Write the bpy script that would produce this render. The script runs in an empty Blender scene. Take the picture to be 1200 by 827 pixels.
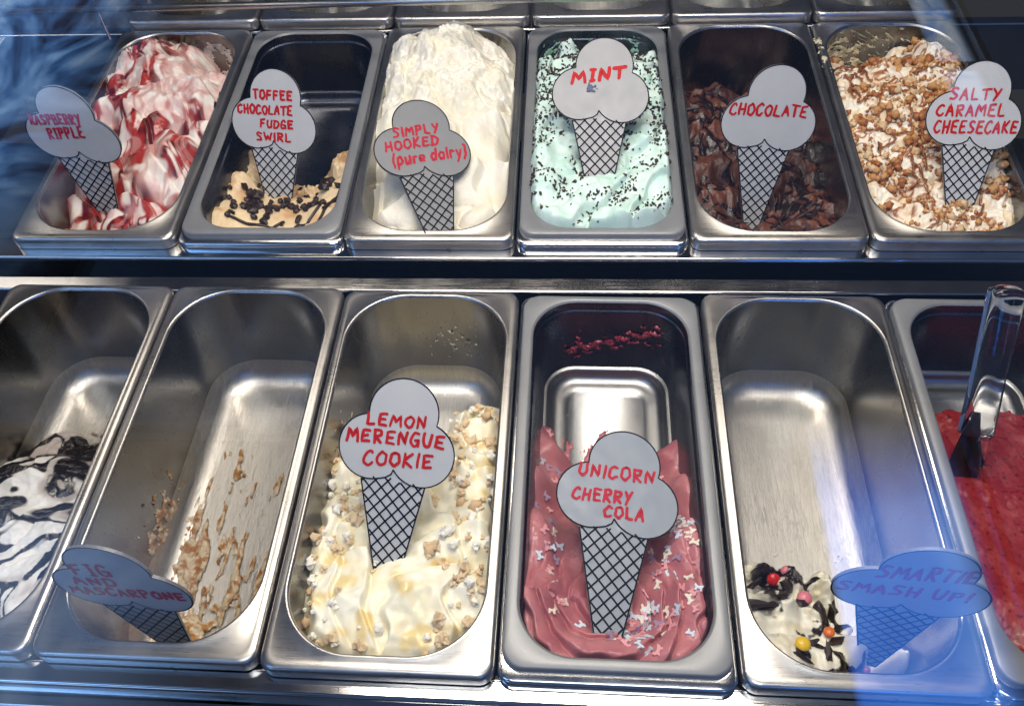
import bpy, bmesh, math, random
import numpy as np
from mathutils import Matrix, Vector, Euler, noise as mnoise
random.seed(7)
scn = bpy.context.scene
COL = scn.collection

# ------------------------------------------------------------------ camera
CAM_R = Matrix(((0.9983, -0.0095, 0.0579), (0.0437, 0.7771, -0.6279), (-0.0390, 0.6293, 0.7761)))
cam_data = bpy.data.cameras.new("camera")
cam = bpy.data.objects.new("camera", cam_data)
cam.matrix_world = Matrix.Translation((0.0436, -0.2000, 0.5974)) @ CAM_R.to_4x4()
cam_data.sensor_width = 36.0
cam_data.lens = 36.0 * 1016.4 / 1200.0
cam_data.clip_start = 0.01
cam_data.clip_end = 60
cam_data.dof.use_dof = False
COL.objects.link(cam)
scn.camera = cam

# ------------------------------------------------------------------ world and lamps
scn.view_settings.view_transform = 'Standard'
scn.view_settings.look = 'None'
scn.view_settings.exposure = 0.0
scn.view_settings.gamma = 1.0
world = bpy.data.worlds.new("World")
scn.world = world
world.use_nodes = True
wbg = world.node_tree.nodes["Background"]
wbg.inputs[1].default_value = 1.0
_n = world.node_tree.nodes; _l = world.node_tree.links   # cool daylight on the street side, dim warm shop behind the case
_tc = _n.new('ShaderNodeTexCoord'); _sx = _n.new('ShaderNodeSeparateXYZ'); _mr = _n.new('ShaderNodeMapRange'); _mx = _n.new('ShaderNodeMix'); _mx.data_type = 'RGBA'
_l.new(_tc.outputs['Generated'], _sx.inputs[0]); _l.new(_sx.outputs[1], _mr.inputs[0]); _mr.inputs[1].default_value = -.7; _mr.inputs[2].default_value = .5
_mx.inputs[6].default_value = (0.065, 0.115, 0.25, 1); _mx.inputs[7].default_value = (0.030, 0.028, 0.028, 1)
_l.new(_mr.outputs[0], _mx.inputs[0]); _l.new(_mx.outputs[2], wbg.inputs[0])

def area(name, loc, target, sx, sy, power, color):
    l = bpy.data.lights.new(name, 'AREA')
    l.shape = 'RECTANGLE'; l.size = sx; l.size_y = sy
    l.energy = power; l.color = color
    o = bpy.data.objects.new(name, l)
    o.location = loc
    d = Vector(target) - Vector(loc)
    o.rotation_euler = d.to_track_quat('-Z', 'Y').to_euler()
    COL.objects.link(o)
    return o
area("canopy_lamp", (0.03, 0.275, 0.80), (0.03, 0.25, 0), 0.60, 0.07, 6.6, (1.0, 0.91, 0.80))
area("front_fill_light", (0.05, -0.50, 1.75), (0.0, 0.30, 0), 0.9, 0.30, 9.0, (0.93, 0.96, 1.0))  # added fill from the front for the upright signs, no known fitting
area("case_lamp", (0.02, 0.70, 0.84), (0.0, 0.42, 0), 1.1, 0.10, 3.4, (1.0, 0.90, 0.78))

# ------------------------------------------------------------------ helpers
def tag(o, label=None, cat=None, group=None, kind=None):
    if label: o['label'] = label
    if cat: o['category'] = cat
    if group: o['group'] = group
    if kind: o['kind'] = kind
    return o

def empty(name, M, label, cat, group=None):
    o = bpy.data.objects.new(name, None)
    o.empty_display_size = 0.02
    o.matrix_world = M
    COL.objects.link(o)
    return tag(o, label, cat, group)

def link(name, me, parent=None, mat=None, loc=None, rot=None, scale=None):
    o = bpy.data.objects.new(name, me)
    COL.objects.link(o)
    if parent: o.parent = parent
    if mat and not me.materials: me.materials.append(mat)
    if loc is not None: o.location = loc
    if rot is not None: o.rotation_euler = rot
    if scale is not None: o.scale = scale
    return o

def mesh(name, V, F, smooth=True):
    me = bpy.data.meshes.new(name)
    V = np.asarray(V, dtype=np.float32)
    if isinstance(F, np.ndarray):
        n = F.shape[1]; m = len(F)
        me.vertices.add(len(V)); me.vertices.foreach_set('co', V.ravel())
        me.loops.add(m * n); me.loops.foreach_set('vertex_index', F.ravel().astype(np.int32))
        me.polygons.add(m)
        me.polygons.foreach_set('loop_start', np.arange(0, m * n, n, dtype=np.int32))
        me.update(calc_edges=True)
    else:
        me.from_pydata([tuple(map(float, v)) for v in V], [], [tuple(int(i) for i in f) for f in F])
    me.polygons.foreach_set('use_smooth', np.full(len(me.polygons), smooth))
    me.update()
    return me

# 2-D gradient noise in numpy
def _hash(ix, iy, s):
    h = (ix * 374761393 + iy * 668265263 + s * 1274126177) & 0xffffffff
    h = ((h ^ (h >> 13)) * 1274126177) & 0xffffffff
    return (h ^ (h >> 16)) & 0xffffffff
def pn(X, Y, s=0):
    X = np.asarray(X, float); Y = np.asarray(Y, float)
    ix = np.floor(X).astype(np.int64); iy = np.floor(Y).astype(np.int64)
    fx = X - ix; fy = Y - iy
    u = fx * fx * fx * (fx * (fx * 6 - 15) + 10); v = fy * fy * fy * (fy * (fy * 6 - 15) + 10)
    def g(a, b):
        t = _hash(ix + a, iy + b, s) / 4294967296.0 * 2 * np.pi
        return np.cos(t) * (fx - a) + np.sin(t) * (fy - b)
    n = (g(0, 0) * (1 - u) + g(1, 0) * u) * (1 - v) + (g(0, 1) * (1 - u) + g(1, 1) * u) * v
    return n * 1.5
def fbm(X, Y, s=0, o=4, gain=.5):
    r = 0; a = 1; f = 1
    for i in range(o):
        r = r + a * pn(X * f, Y * f, s + i * 17); a *= gain; f *= 2.03
    return r
def sst(a, b, x):
    t = np.clip((x - a) / (b - a), 0, 1); return t * t * (3 - 2 * t)
def hsh(i, s=0):
    return _hash(np.asarray(i, np.int64), np.asarray(i, np.int64) * 0 + 7, s) / 4294967296.0
def folds(X, Y, ang, lam, warp, wscale, s, sharp=.55):
    """overlapping soft sheets left by a spatula: rise slowly then drop"""
    wx = fbm(X / wscale, Y / wscale, s, 2, .3) 
    w = (X * math.cos(ang) + Y * math.sin(ang) + warp * wx) / lam
    c = np.floor(w); t = w - c
    prof = t ** sharp * (1 - sst(.86, 1.0, t))
    amp = .45 + .8 * hsh(c.astype(np.int64) + 500, s)
    return prof * amp, t, c

# ------------------------------------------------------------------ materials
class NT:
    def __init__(s, name):
        s.m = bpy.data.materials.new(name); s.m.use_nodes = True
        s.t = s.m.node_tree; s.n = s.t.nodes; s.b = s.n["Principled BSDF"]; s.out = s.n["Material Output"]
    def new(s, typ, **kw):
        x = s.n.new(typ)
        for k, v in kw.items():
            if k in x.inputs: x.inputs[k].default_value = v
            else: setattr(x, k, v)
        return x
    def l(s, a, b): s.t.links.new(a, b)
    def set(s, **kw):
        for k, v in kw.items(): s.b.inputs[k.replace('_', ' ')].default_value = v
    def coord(s, kind='Object', scale=(1, 1, 1), rot=(0, 0, 0)):
        tc = s.new('ShaderNodeTexCoord'); mp = s.new('ShaderNodeMapping')
        mp.inputs['Scale'].default_value = scale; mp.inputs['Rotation'].default_value = rot
        s.l(tc.outputs[kind], mp.inputs[0]); return mp.outputs[0]
    def ramp(s, fac, stops):
        r = s.new('ShaderNodeValToRGB'); e = r.color_ramp.elements
        e[0].position, e[0].color = stops[0][0], stops[0][1]
        e[1].position, e[1].color = stops[-1][0], stops[-1][1]
        for p, c in stops[1:-1]:
            q = e.new(p); q.color = c
        s.l(fac, r.inputs[0]); return r.outputs[0]
    def noise(s, vec, scale, detail=3, rough=.5, dist=0):
        n = s.new('ShaderNodeTexNoise', Scale=scale, Detail=detail, Roughness=rough, Distortion=dist)
        s.l(vec, n.inputs['Vector']); return n.outputs[0]
    def math(s, op, a, b=None, c=None):
        n = s.new('ShaderNodeMath', operation=op)
        for i, q in enumerate((a, b, c)):
            if q is None: continue
            if isinstance(q, (int, float)): n.inputs[i].default_value = q
            else: s.l(q, n.inputs[i])
        return n.outputs[0]
    def bump(s, h, strength=.3, dist=.001, normal=None):
        b = s.new('ShaderNodeBump', Strength=strength, Distance=dist)
        s.l(h, b.inputs['Height'])
        if normal is not None: s.l(normal, b.inputs['Normal'])
        s.l(b.outputs[0], s.b.inputs['Normal']); return b.outputs[0]
def g(v, a=1): return (v, v, v, a)

def steel(name, col=(.56, .545, .52), rough=.26, brush=(1, 30, 1), scratch=0.0, smudge=.12, bump=.04):
    k = NT(name); k.set(Metallic=.35 if name == 'satin_grey_rim' else 1.0)
    v = k.coord('Object', tuple(b * 60 for b in brush))
    br = k.noise(v, 1.0, 4, .6)
    v2 = k.coord('Object'); sm = k.noise(v2, 22, 4, .6, .6)
    base = k.math('MULTIPLY_ADD', br, .22, rough - .11)
    rr = k.math('MULTIPLY_ADD', k.math('SUBTRACT', sm, .5), smudge * 2, base)
    h = br
    if scratch > 0:
        # thin hairline scratches left by years of scoops
        acc = None
        for i, (rz, sc) in enumerate(((.10, 1), (-.14, 1.3), (.5, .8), (-.9, .7))):
            w = k.coord('Object', (330 * sc, 20 * sc, 20), (0, 0, rz))
            n = k.noise(w, 1.0, 2, .5, .8)
            d = k.math('ABSOLUTE', k.math('SUBTRACT', n, .5))
            line = k.math('SUBTRACT', 1.0, k.math('MINIMUM', k.math('MULTIPLY', d, 38), 1.0))
            acc = line if acc is None else k.math('MAXIMUM', acc, line)
        msk = k.noise(v2, 14, 2, .5)
        acc = k.math('MULTIPLY', acc, k.math('MULTIPLY', msk, 1.6))
        rr = k.math('MULTIPLY_ADD', acc, .30 * scratch, rr)
        h = k.math('MULTIPLY_ADD', acc, -1.6 * scratch, br)
        mixc = k.new('ShaderNodeMix', data_type='RGBA')
        mixc.inputs[6].default_value = (*col, 1); mixc.inputs[7].default_value = (col[0] * .55, col[1] * .54, col[2] * .52, 1)
        k.l(k.math('MULTIPLY', acc, .8 * scratch), mixc.inputs[0]); k.l(mixc.outputs[2], k.b.inputs['Base Color'])
    else:
        c = k.ramp(sm, [(.3, (*[q * .9 for q in col], 1)), (.7, (*[min(1, q * 1.06) for q in col], 1))])
        k.l(c, k.b.inputs['Base Color'])
    k.l(rr, k.b.inputs['Roughness'])
    k.bump(h, bump + .25 * scratch, .0004)
    return k.m

M = {}
M['rim_steel'] = steel('brushed_rim_steel', (.53, .51, .485), .31, (.6, 20, 1), 0, .10)
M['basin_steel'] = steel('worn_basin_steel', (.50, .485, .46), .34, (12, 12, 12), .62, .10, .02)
M['shaded_wall_steel'] = steel('shaded_basin_wall_steel', (.25, .24, .222), .24, (14, 14, 2), 0, .05, .012)  # same steel as the floor, with the wall's shade put into its colour
M['rail_steel'] = steel('rail_steel', (.55, .54, .53), .10, (.4, 26, 26), 0, .05, .015)
M['deck_steel'] = steel('deck_steel', (.42, .43, .45), .30, (.5, 20, 20), 0, .10)
M['lip_steel'] = steel('polished_lip_steel', (.66, .66, .66), .14, (.5, 10, 10), 0, .06, .02)
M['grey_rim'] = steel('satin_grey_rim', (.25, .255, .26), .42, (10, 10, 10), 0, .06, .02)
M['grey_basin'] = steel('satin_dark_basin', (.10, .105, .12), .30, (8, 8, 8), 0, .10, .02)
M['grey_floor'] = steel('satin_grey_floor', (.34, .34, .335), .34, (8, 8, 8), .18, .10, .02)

def plain(name, col, rough=.5, metal=0, spec=.5, bumps=None, trans=0, var=.12, sss=0):
    k = NT(name); k.set(Roughness=rough, Metallic=metal, Transmission_Weight=trans)
    k.b.inputs['Specular IOR Level'].default_value = spec
    v = k.coord('Object'); n = k.noise(v, 160, 3)
    c = k.ramp(n, [(.3, (*[q * (1 - var) for q in col], 1)), (.7, (*[min(1, q * (1 + var)) for q in col], 1))])
    k.l(c, k.b.inputs['Base Color'])
    if bumps: k.bump(k.noise(v, bumps[0], 3), bumps[1], .0006)
    if sss:
        k.b.inputs['Subsurface Weight'].default_value = sss
        k.b.inputs['Subsurface Radius'].default_value = (1, .8, .6); k.b.inputs['Subsurface Scale'].default_value = .003
    return k.m
M['void'] = plain('dark_cavity_paint', (.010, .012, .020), .6)
M['board'] = None

def ice_mat(name, rough=.38, sss=.25, rad=(1, .75, .55), bump=.25, bscale=500, spec=.5):
    k = NT(name)
    a = k.new('ShaderNodeVertexColor'); a.layer_name = 'Col'
    r = k.new('ShaderNodeVertexColor'); r.layer_name = 'Rgh'
    k.l(a.outputs[0], k.b.inputs['Base Color'])
    sep = k.new('ShaderNodeSeparateColor'); k.l(r.outputs[0], sep.inputs[0])
    k.l(k.math('MULTIPLY', sep.outputs[0], rough / .5), k.b.inputs['Roughness'])
    k.b.inputs['Specular IOR Level'].default_value = spec
    if sss:
        k.b.inputs['Subsurface Weight'].default_value = sss
        k.b.inputs['Subsurface Radius'].default_value = rad
        k.b.inputs['Subsurface Scale'].default_value = .004
    v = k.coord('Object')
    h1 = k.noise(v, bscale, 4, .6); h2 = k.noise(v, bscale * .25, 3, .5, 1.0)
    k.bump(k.math('MULTIPLY_ADD', h2, 1.5, h1), bump, .0012)
    return k.m
M['ice_soft'] = ice_mat('churned_gelato', .42, .3, bump=.16)
M['ice_rough'] = ice_mat('crumbly_gelato', .55, .3, bump=.42, bscale=380)
M['ice_dark'] = ice_mat('dark_gelato', .36, .0, bump=.30)
M['ice_glossy'] = ice_mat('sorbet', .34, .25, (1, .2, .15), bump=.14, bscale=600)
M['dark_choc'] = plain('dark_chocolate', (.022, .010, .007), .34, 0, .5, (300, .3), 0, .3)
M['choc_chip'] = plain('chocolate_chip', (.035, .016, .012), .42, 0, .5, None, 0, .3)
M['biscuit'] = plain('toasted_biscuit', (.58, .30, .11), .6, 0, .4, (400, .5), 0, .35, .15)
M['biscuit_pale'] = plain('pale_biscuit', (.72, .50, .28), .6, 0, .4, (400, .5), 0, .25, .2)
M['biscuit_light'] = plain('light_biscuit', (.78, .60, .38), .6, 0, .4, (400, .5), 0, .2, .3)
M['biscuit_caramel'] = plain('caramel_soaked_biscuit', (.38, .13, .03), .25, 0, .6, (300, .4), 0, .35, .1)
M['meringue'] = plain('white_meringue', (.93, .89, .78), .45, 0, .5, (300, .3), 0, .04, .3)
M['caramel'] = plain('caramel_sauce', (.28, .09, .022), .14, 0, .7, None, 0, .3, .1)
for nm, c in (('red', (.62, .02, .02)), ('pink', (.72, .22, .28)), ('orange', (.70, .16, .03)), ('yellow', (.80, .52, .03)),):
    M['candy_' + nm] = plain('candy_' + nm, c, .25, 0, .5, None, 0, .06)
M['spr_blue'] = plain('pale_blue_sugar', (.60, .68, .76), .55, 0, .4, (500, .2), 0, .05)
M['spr_pink'] = plain('pink_sugar', (.74, .34, .36), .55, 0, .4, (500, .2), 0, .06)
M['spr_lilac'] = plain('lilac_sugar', (.36, .26, .36), .55, 0, .4, (500, .2), 0, .06)
M['spr_cream'] = plain('cream_sugar', (.78, .70, .58), .55, 0, .4, (500, .2), 0, .05)
M['ink_black'] = plain('black_printed_line', (.008, .008, .010), .6, 0, .12)
M['ink_blue'] = plain('blue_marker_smudge', (.012, .03, .12), .4)
def marker(name, col):
    k = NT(name); k.set(Roughness=.6); k.b.inputs['Specular IOR Level'].default_value = .25
    v = k.coord('Object'); n = k.noise(v, 260, 3, .6)
    k.l(k.ramp(n, [(.32, (*col, 1)), (.72, (col[0] * 1.25, col[1] * 1.6 + .004, col[2] * 1.6 + .004, 1))]), k.b.inputs['Base Color'])
    return k.m
M['marker'] = marker('red_marker', (.44, .004, .004))
M['marker_dark'] = marker('dark_red_marker', (.40, .010, .025))
def board(name, col, rough=.3):
    k = NT(name); k.set(Roughness=rough, Metallic=.0)
    v = k.coord('Object'); n = k.noise(v, 30, 4, .6)
    k.l(k.ramp(n, [(.3, (*[q * .95 for q in col], 1)), (.7, (*[q * 1.03 for q in col], 1))]), k.b.inputs['Base Color'])
    k.l(k.ramp(k.noise(v, 80, 3), [(.3, g(rough * .8)), (.7, g(rough * 1.3))]), k.b.inputs['Roughness'])
    k.bump(k.noise(v, 18, 2), .03, .001)
    return k.m
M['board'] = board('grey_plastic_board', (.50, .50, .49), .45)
M['board_blue_lit'] = board('blue_lit_grey_plastic_board', (.38, .40, .43), .4)  # same sign plastic, with the blue reflection put into its colour
M['board_shaded'] = board('shaded_grey_plastic_board', (.20, .205, .21), .4)  # same sign plastic, darkened for the angle at which it reflects
M['board_dimmed'] = board('dimmed_grey_plastic_board', (.34, .335, .335), .45)  # same sign plastic, toned down where the tilted board catches more light
M['board_blue_shaded'] = board('blue_shaded_grey_plastic_board', (.235, .265, .305), .42)  # same sign plastic, bluish shade in its colour offsets light on the tilt
M['board_edge'] = plain('board_edge', (.16, .16, .17), .4)

# ------------------------------------------------------------------ rounded rectangles and lofts
PW, PL, PITCH = .165, .360, .167
def rrect(x0, x1, y0, y1, r, n=9):
    """closed ring of 4*n points, anticlockwise"""
    r = max(r, 1e-4); pts = []
    for cx, cy, a0 in ((x1 - r, y0 + r, -90), (x1 - r, y1 - r, 0), (x0 + r, y1 - r, 90), (x0 + r, y0 + r, 180)):
        for i in range(n):
            a = math.radians(a0 + 90 * i / (n - 1))
            pts.append((cx + r * math.cos(a), cy + r * math.sin(a)))
    return pts
def ring(box, r, z, n=9): return [(x, y, z) for x, y in rrect(*box, r, n)]
def inset(box, d): return (box[0] + d, box[1] - d, box[2] + d, box[3] - d)
def loft(name, rings, cap=False, closed=True):
    V = []; F = []; n = len(rings[0])
    for r in rings: V += r
    for k in range(len(rings) - 1):
        for i in range(n):
            j = (i + 1) % n
            F.append((k * n + i, k * n + j, (k + 1) * n + j, (k + 1) * n + i))
    if cap: F.append(tuple((len(rings) - 1) * n + i for i in range(n)))
    F = [tuple(reversed(f)) for f in F]
    me = mesh(name, V, F)
    bm = bmesh.new(); bm.from_mesh(me); bmesh.ops.recalc_face_normals(bm, faces=bm.faces)
    # make sure the open bowl faces up / inwards
    s = sum(f.normal.z * f.calc_area() for f in bm.faces)
    if s < 0: bmesh.ops.reverse_faces(bm, faces=bm.faces)
    bm.to_mesh(me); bm.free()
    return me

OUT = (0, PW, 0, PL)
A_OPEN = (.0085, .1565, .0125, .3535); A_R = .054
B_OPEN = (.0125, .1525, .0175, .3500); B_R = .041
NS = 17
def basin_box(openb, z, depth):
    t = min(1, max(0, -z / depth)); return inset(openb, .002 + .009 * t)
def make_pan_meshes():
    D = {}
    # type A: brushed steel, plain flange, deep rounded bowl
    R = []
    r0 = .007
    for z, ins in ((-.013, 0), (-.004, 0), (-.0018, .0006), (-.0005, .0018), (0, .004)):
        R.append(ring(inset(OUT, ins), r0 + .004, z, NS))
    R.append(ring(inset(OUT, .0062), .010, 0, NS))
    R.append(ring(inset(A_OPEN, -.0022), A_R + .0022, 0, NS))
    R.append(ring(inset(A_OPEN, -.0010), A_R + .001, .0007, NS))
    R.append(ring(inset(A_OPEN, .0004), A_R, .0004, NS))
    R.append(ring(inset(A_OPEN, .0016), A_R - .0016, -.0020, NS))
    D['A_rim'] = loft('steel_rim', R)
    dep = .118
    W_ = [ring(inset(A_OPEN, .0016), A_R - .0016, -.0020, NS)]
    fr = .024
    for z in (-.03, -.06, -(dep - fr)):
        W_.append(ring(inset(A_OPEN, .0016 + .010 * (-z / dep)), A_R - .004 - .008 * (-z / dep), z, NS))
    D['A_wall'] = loft('steel_wall', W_)
    base = .0016 + .010 * ((dep - fr) / dep); rb = A_R - .004 - .008 * ((dep - fr) / dep)
    Fl = [W_[-1]]
    for i in range(1, 9):
        a = math.radians(90 * i / 8)
        d = fr * (1 - math.cos(a)); Fl.append(ring(inset(A_OPEN, base + d * .92), max(.012, rb - d * .75), -(dep - fr) - fr * math.sin(a), NS))
    last = base + fr * .92
    for e in (.004, .012, .03):
        Fl.append(ring(inset(A_OPEN, last + e), max(.008, rb - fr * .75 - e * .5), -dep - .0002 * (e / .004), NS))
    D['A_floor'] = loft('steel_floor', Fl, cap=True)
    # type B: satin pan with a raised grey flange in a polished lip
    O2 = (.0030, PW - .0030, .0085, PL - .0040)
    R = []
    for z, ins in ((-.015, 0), (-.0085, 0), (-.0068, .0008), (-.006, .0022)):
        R.append(ring(inset(OUT, ins), .011, z, NS))
    R.append(ring(inset(O2, .001), .014, -.0061, NS))
    D['B_lip'] = loft('polished_lip', R)
    R = [ring(inset(O2, -.0003), .014, -.007, NS), ring(O2, .015, -.002, NS), ring(inset(O2, .0005), .0155, -.0006, NS), ring(inset(O2, .0016), .015, 0, NS),
         ring(inset(B_OPEN, -.0016), B_R + .0016, 0, NS), ring(inset(B_OPEN, -.0004), B_R, -.0004, NS), ring(inset(B_OPEN, .0008), B_R - .001, -.0022, NS)]
    D['B_rim'] = loft('grey_rim', R)
    for key, dep in (('B', .098), ('T', .088)):
        W_ = [ring(inset(B_OPEN, .0008), B_R - .001, -.0022, NS), ring(inset(B_OPEN, .0011), B_R - .0015, -.0110, NS),
              ring(inset(B_OPEN, .0016), B_R - .002, -.0118, NS), ring(inset(B_OPEN, .0026), B_R - .003, -.0122, NS), ring(inset(B_OPEN, .0030), B_R - .0034, -.0132, NS)]
        for z in (-.04, -.07, -(dep - .012)):
            W_.append(ring(inset(B_OPEN, .0030 + .008 * (-z / dep)), B_R - .0034 - .008 * (-z / dep), z, NS))
        D[key + '_wall'] = loft('grey_wall', W_)
        q = .0030 + .008 * ((dep - .012) / dep); rq = B_R - .0034 - .008 * ((dep - .012) / dep)
        Fl = [W_[-1], ring(inset(B_OPEN, q + .0022), rq - .002, -(dep - .012) - .0004, NS), ring(inset(B_OPEN, q + .004), rq - .003, -(dep - .0105), NS)]
        for i in range(1, 7):
            a = math.radians(90 * i / 6); d = .0105 * (1 - math.cos(a))
            Fl.append(ring(inset(B_OPEN, q + .004 + d), max(.01, rq - .003 - d * .8), -(dep - .0105) - .0105 * math.sin(a), NS))
        Fl.append(ring(inset(B_OPEN, q + .022), max(.009, rq - .016), -dep, NS))
        Fl.append(ring(inset(B_OPEN, q + .0228), max(.009, rq - .017), -dep - .0010, NS))
        D[key + '_floor'] = loft('grey_floor', Fl, cap=True)
    D['A_wall'].materials.append(M['shaded_wall_steel']); D['A_floor'].materials.append(M['basin_steel']); D['A_rim'].materials.append(M['rim_steel'])
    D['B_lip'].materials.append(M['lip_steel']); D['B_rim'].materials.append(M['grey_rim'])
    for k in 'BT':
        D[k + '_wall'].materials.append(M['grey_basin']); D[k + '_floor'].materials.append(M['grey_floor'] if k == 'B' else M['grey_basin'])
    # every part needs thickness seen from the side: fine for nested pans, the outsides are hidden
    return D
PM = make_pan_meshes()

# frames of the three rows
FRONT_SHIFT = (0, 0, -.003, -.003, -.001, 0)
def row_front(k): return Matrix.Rotation(-.0115, 4, 'Z') @ Matrix.Translation(((k - 3) * PITCH + .0005, .0004 + FRONT_SHIFT[k], 0))
def row_back(k): return Matrix.Translation((-.002, .401, .0245)) @ Matrix.Rotation(math.radians(1.78), 4, 'X') @ Matrix.Translation(((k - 3) * PITCH, 0, 0))
def row_top(k): return Matrix.Translation((.003, .7645, .044)) @ Matrix.Rotation(math.radians(1.0), 4, 'X') @ Matrix.Translation(((k - 3) * PITCH, 0, 0))
CEN = Vector((PW / 2, PL / 2, 0))
def pan(F, typ, label, group, jy=0.0, jr=0.0):
    dep = {'A': .118, 'B': .098, 'T': .088}[typ]
    Mx = F @ Matrix.Translation(CEN + Vector((0, jy, -dep))) @ Matrix.Rotation(jr, 4, 'Z')
    r = empty('gelato_pan', Mx, label, 'pan', group)
    off = (-CEN.x, -CEN.y, dep)
    if typ == 'A':
        link('rim', PM['A_rim'], r, loc=off); link('basin_wall', PM['A_wall'], r, loc=off); link('basin_floor', PM['A_floor'], r, loc=off)
    else:
        link('outer_lip', PM['B_lip'], r, loc=off); link('rim', PM['B_rim'], r, loc=off)
        link('basin_wall', PM[typ + '_wall'], r, loc=off); link('basin_floor', PM[typ + '_floor'], r, loc=off)
    return r
GF = 'gelato pans in the front row'; GB = 'gelato pans in the back row'; GT = 'empty pans along the top edge'
pan(row_front(0), 'A', 'steel pan cut by the left picture edge, holding the black and white swirl', GF)
pan(row_front(1), 'A', 'nearly empty steel pan smeared with brown fig remains', GF)
pan(row_front(2), 'A', 'steel pan half full of lemon meringue gelato', GF)
pan(row_front(3), 'B', 'grey satin pan holding the pink unicorn cherry gelato', GF)
pan(row_front(4), 'A', 'nearly empty steel pan with candy and chocolate remains at its front', GF)
pan(row_front(5), 'B', 'grey pan of red sorbet cut by the right picture edge', GF)
pan(row_back(0), 'A', 'steel pan filled with red and white raspberry gelato', GB)
pan(row_back(1), 'T', 'dark grey pan almost empty behind the toffee chocolate fudge sign', GB)
pan(row_back(2), 'A', 'steel pan heaped with plain cream coloured gelato', GB)
pan(row_back(3), 'B', 'grey pan overfull with green mint gelato', GB)
pan(row_back(4), 'A', 'steel pan half full of dark chocolate gelato', GB)
pan(row_back(5), 'A', 'steel pan filled with biscuit covered caramel gelato', GB)
for k, w in enumerate(('raspberry', 'toffee', 'plain cream', 'mint', 'chocolate', 'caramel')):
    pan(row_top(k), 'A', 'empty steel pan behind the %s pan, only its front edge in view' % w, GT)

# ------------------------------------------------------------------ the counter
def box(x0, x1, y0, y1, z0, z1, bev=0.0):
    bm = bmesh.new()
    bmesh.ops.create_cube(bm, size=1)
    for v in bm.verts:
        v.co = Vector(((x0 + x1) / 2 + v.co.x * (x1 - x0), (y0 + y1) / 2 + v.co.y * (y1 - y0), (z0 + z1) / 2 + v.co.z * (z1 - z0)))
    if bev: bmesh.ops.bevel(bm, geom=list(bm.edges), offset=bev, segments=3, profile=.5, affect='EDGES')
    me = bpy.data.meshes.new('box'); bm.to_mesh(me); bm.free()
    for p in me.polygons: p.use_smooth = bool(bev)
    return me
def struct(name, me, mat, Mx=None):
    o = link(name, me, None, mat); o['kind'] = 'structure'
    if Mx is not None: o.matrix_world = Mx
    return o
def sweep_x(name, prof, x0, x1):
    """extrude a (y,z) polyline along x"""
    q = [prof[0]]
    for a_, b_ in zip(prof, prof[1:]):      # extra points near the ends of long flats keep their shading flat
        L_ = math.hypot(b_[0] - a_[0], b_[1] - a_[1])
        if L_ > .003:
            for t in (.0004 / L_, 1 - .0004 / L_): q.append((a_[0] + (b_[0] - a_[0]) * t, a_[1] + (b_[1] - a_[1]) * t))
        q.append(b_)
    prof = q
    V = []; n = len(prof)
    for x in (x0, x1):
        for y, z in prof: V.append((x, y, z))
    F = [(i, i + 1, n + i + 1, n + i) for i in range(n - 1)]
    F = [tuple(reversed(f)) for f in F]
    return mesh(name, V, F)
RF = Matrix.Rotation(-.0115, 4, 'Z')
def arc(cy, cz, r, a0, a1, n=7):
    return [(cy + r * math.cos(math.radians(a0 + (a1 - a0) * i / (n - 1))), cz + r * math.sin(math.radians(a0 + (a1 - a0) * i / (n - 1)))) for i in range(n)]
# front row: front rail, with a rounded nose, a groove and a second step
struct('front_rail', sweep_x('front_rail', [(.012, -.06), (.006, -.0165)] + arc(.002, -.0165, .0015, 60, 120, 4) + [(-.012, -.0150)] + arc(-.0115, -.0180, .003, 95, 200, 7) + [(-.0155, -.0275), (-.0165, -.060)], -.95, .95), M['rail_steel'], RF)
struct('front_step', sweep_x('front_step', [(-.0168, -.034), (-.021, -.034)] + arc(-.0225, -.0365, .0025, 80, 190, 7) + [(-.026, -.05), (-.027, -.30)], -.95, .95), M['rail_steel'], RF)
struct('front_rail_back', sweep_x('front_rail_back', [(.366, -.05), (.3645, -.012)] + arc(.3665, -.010, .002, 180, 95, 5) + [(.380, -.0062), (.3835, -.0085), (.384, -.05)], -.95, .95), M['rail_steel'])
struct('counter_cavity', box(-1.0, 1.0, -.014, .762, -.30, -.135), M['void'])
struct('back_rail', sweep_x('back_rail', [(.4205, -.03), (.4175, .0095), (.4155, .0110), (.393, .0108)] + arc(.3925, .0083, .0026, 90, 200, 7) + [(.3915, .004), (.399, .001), (.400, -.06)], -.95, .95), M['rail_steel'])
struct('top_rail', sweep_x('top_rail', [(.80, -.01), (.7770, .0290), (.7645, .0295)] + arc(.7640, .0275, .002, 90, 180, 5) + [(.7618, -.06)], -.95, .95), M['rail_steel'])
# runners that carry the pans between neighbours
struct('left_deck', box(-1.0, -.6735, .4, .78, .010, .014, .0008), M['deck_steel'])
# case back and end panel, sheet steel
M['case_dark'] = plain('dark_case_panel', (.035, .035, .04), .35)
struct('case_back', box(-1.2, 1.2, 1.17, 1.19, -.1, 1.15, .002), M['case_dark'])
struct('case_end_left', box(-.72, -.71, .36, 1.17, -.1, .55, .001), M['deck_steel'])
struct('counter_front', box(-1.2, 1.2, -.64, -.62, -.9, .0, .002), M['deck_steel'])
struct('counter_ledge', box(-1.2, 1.2, -.62, -.042, -.30, -.20, .002), M['void'])
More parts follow.
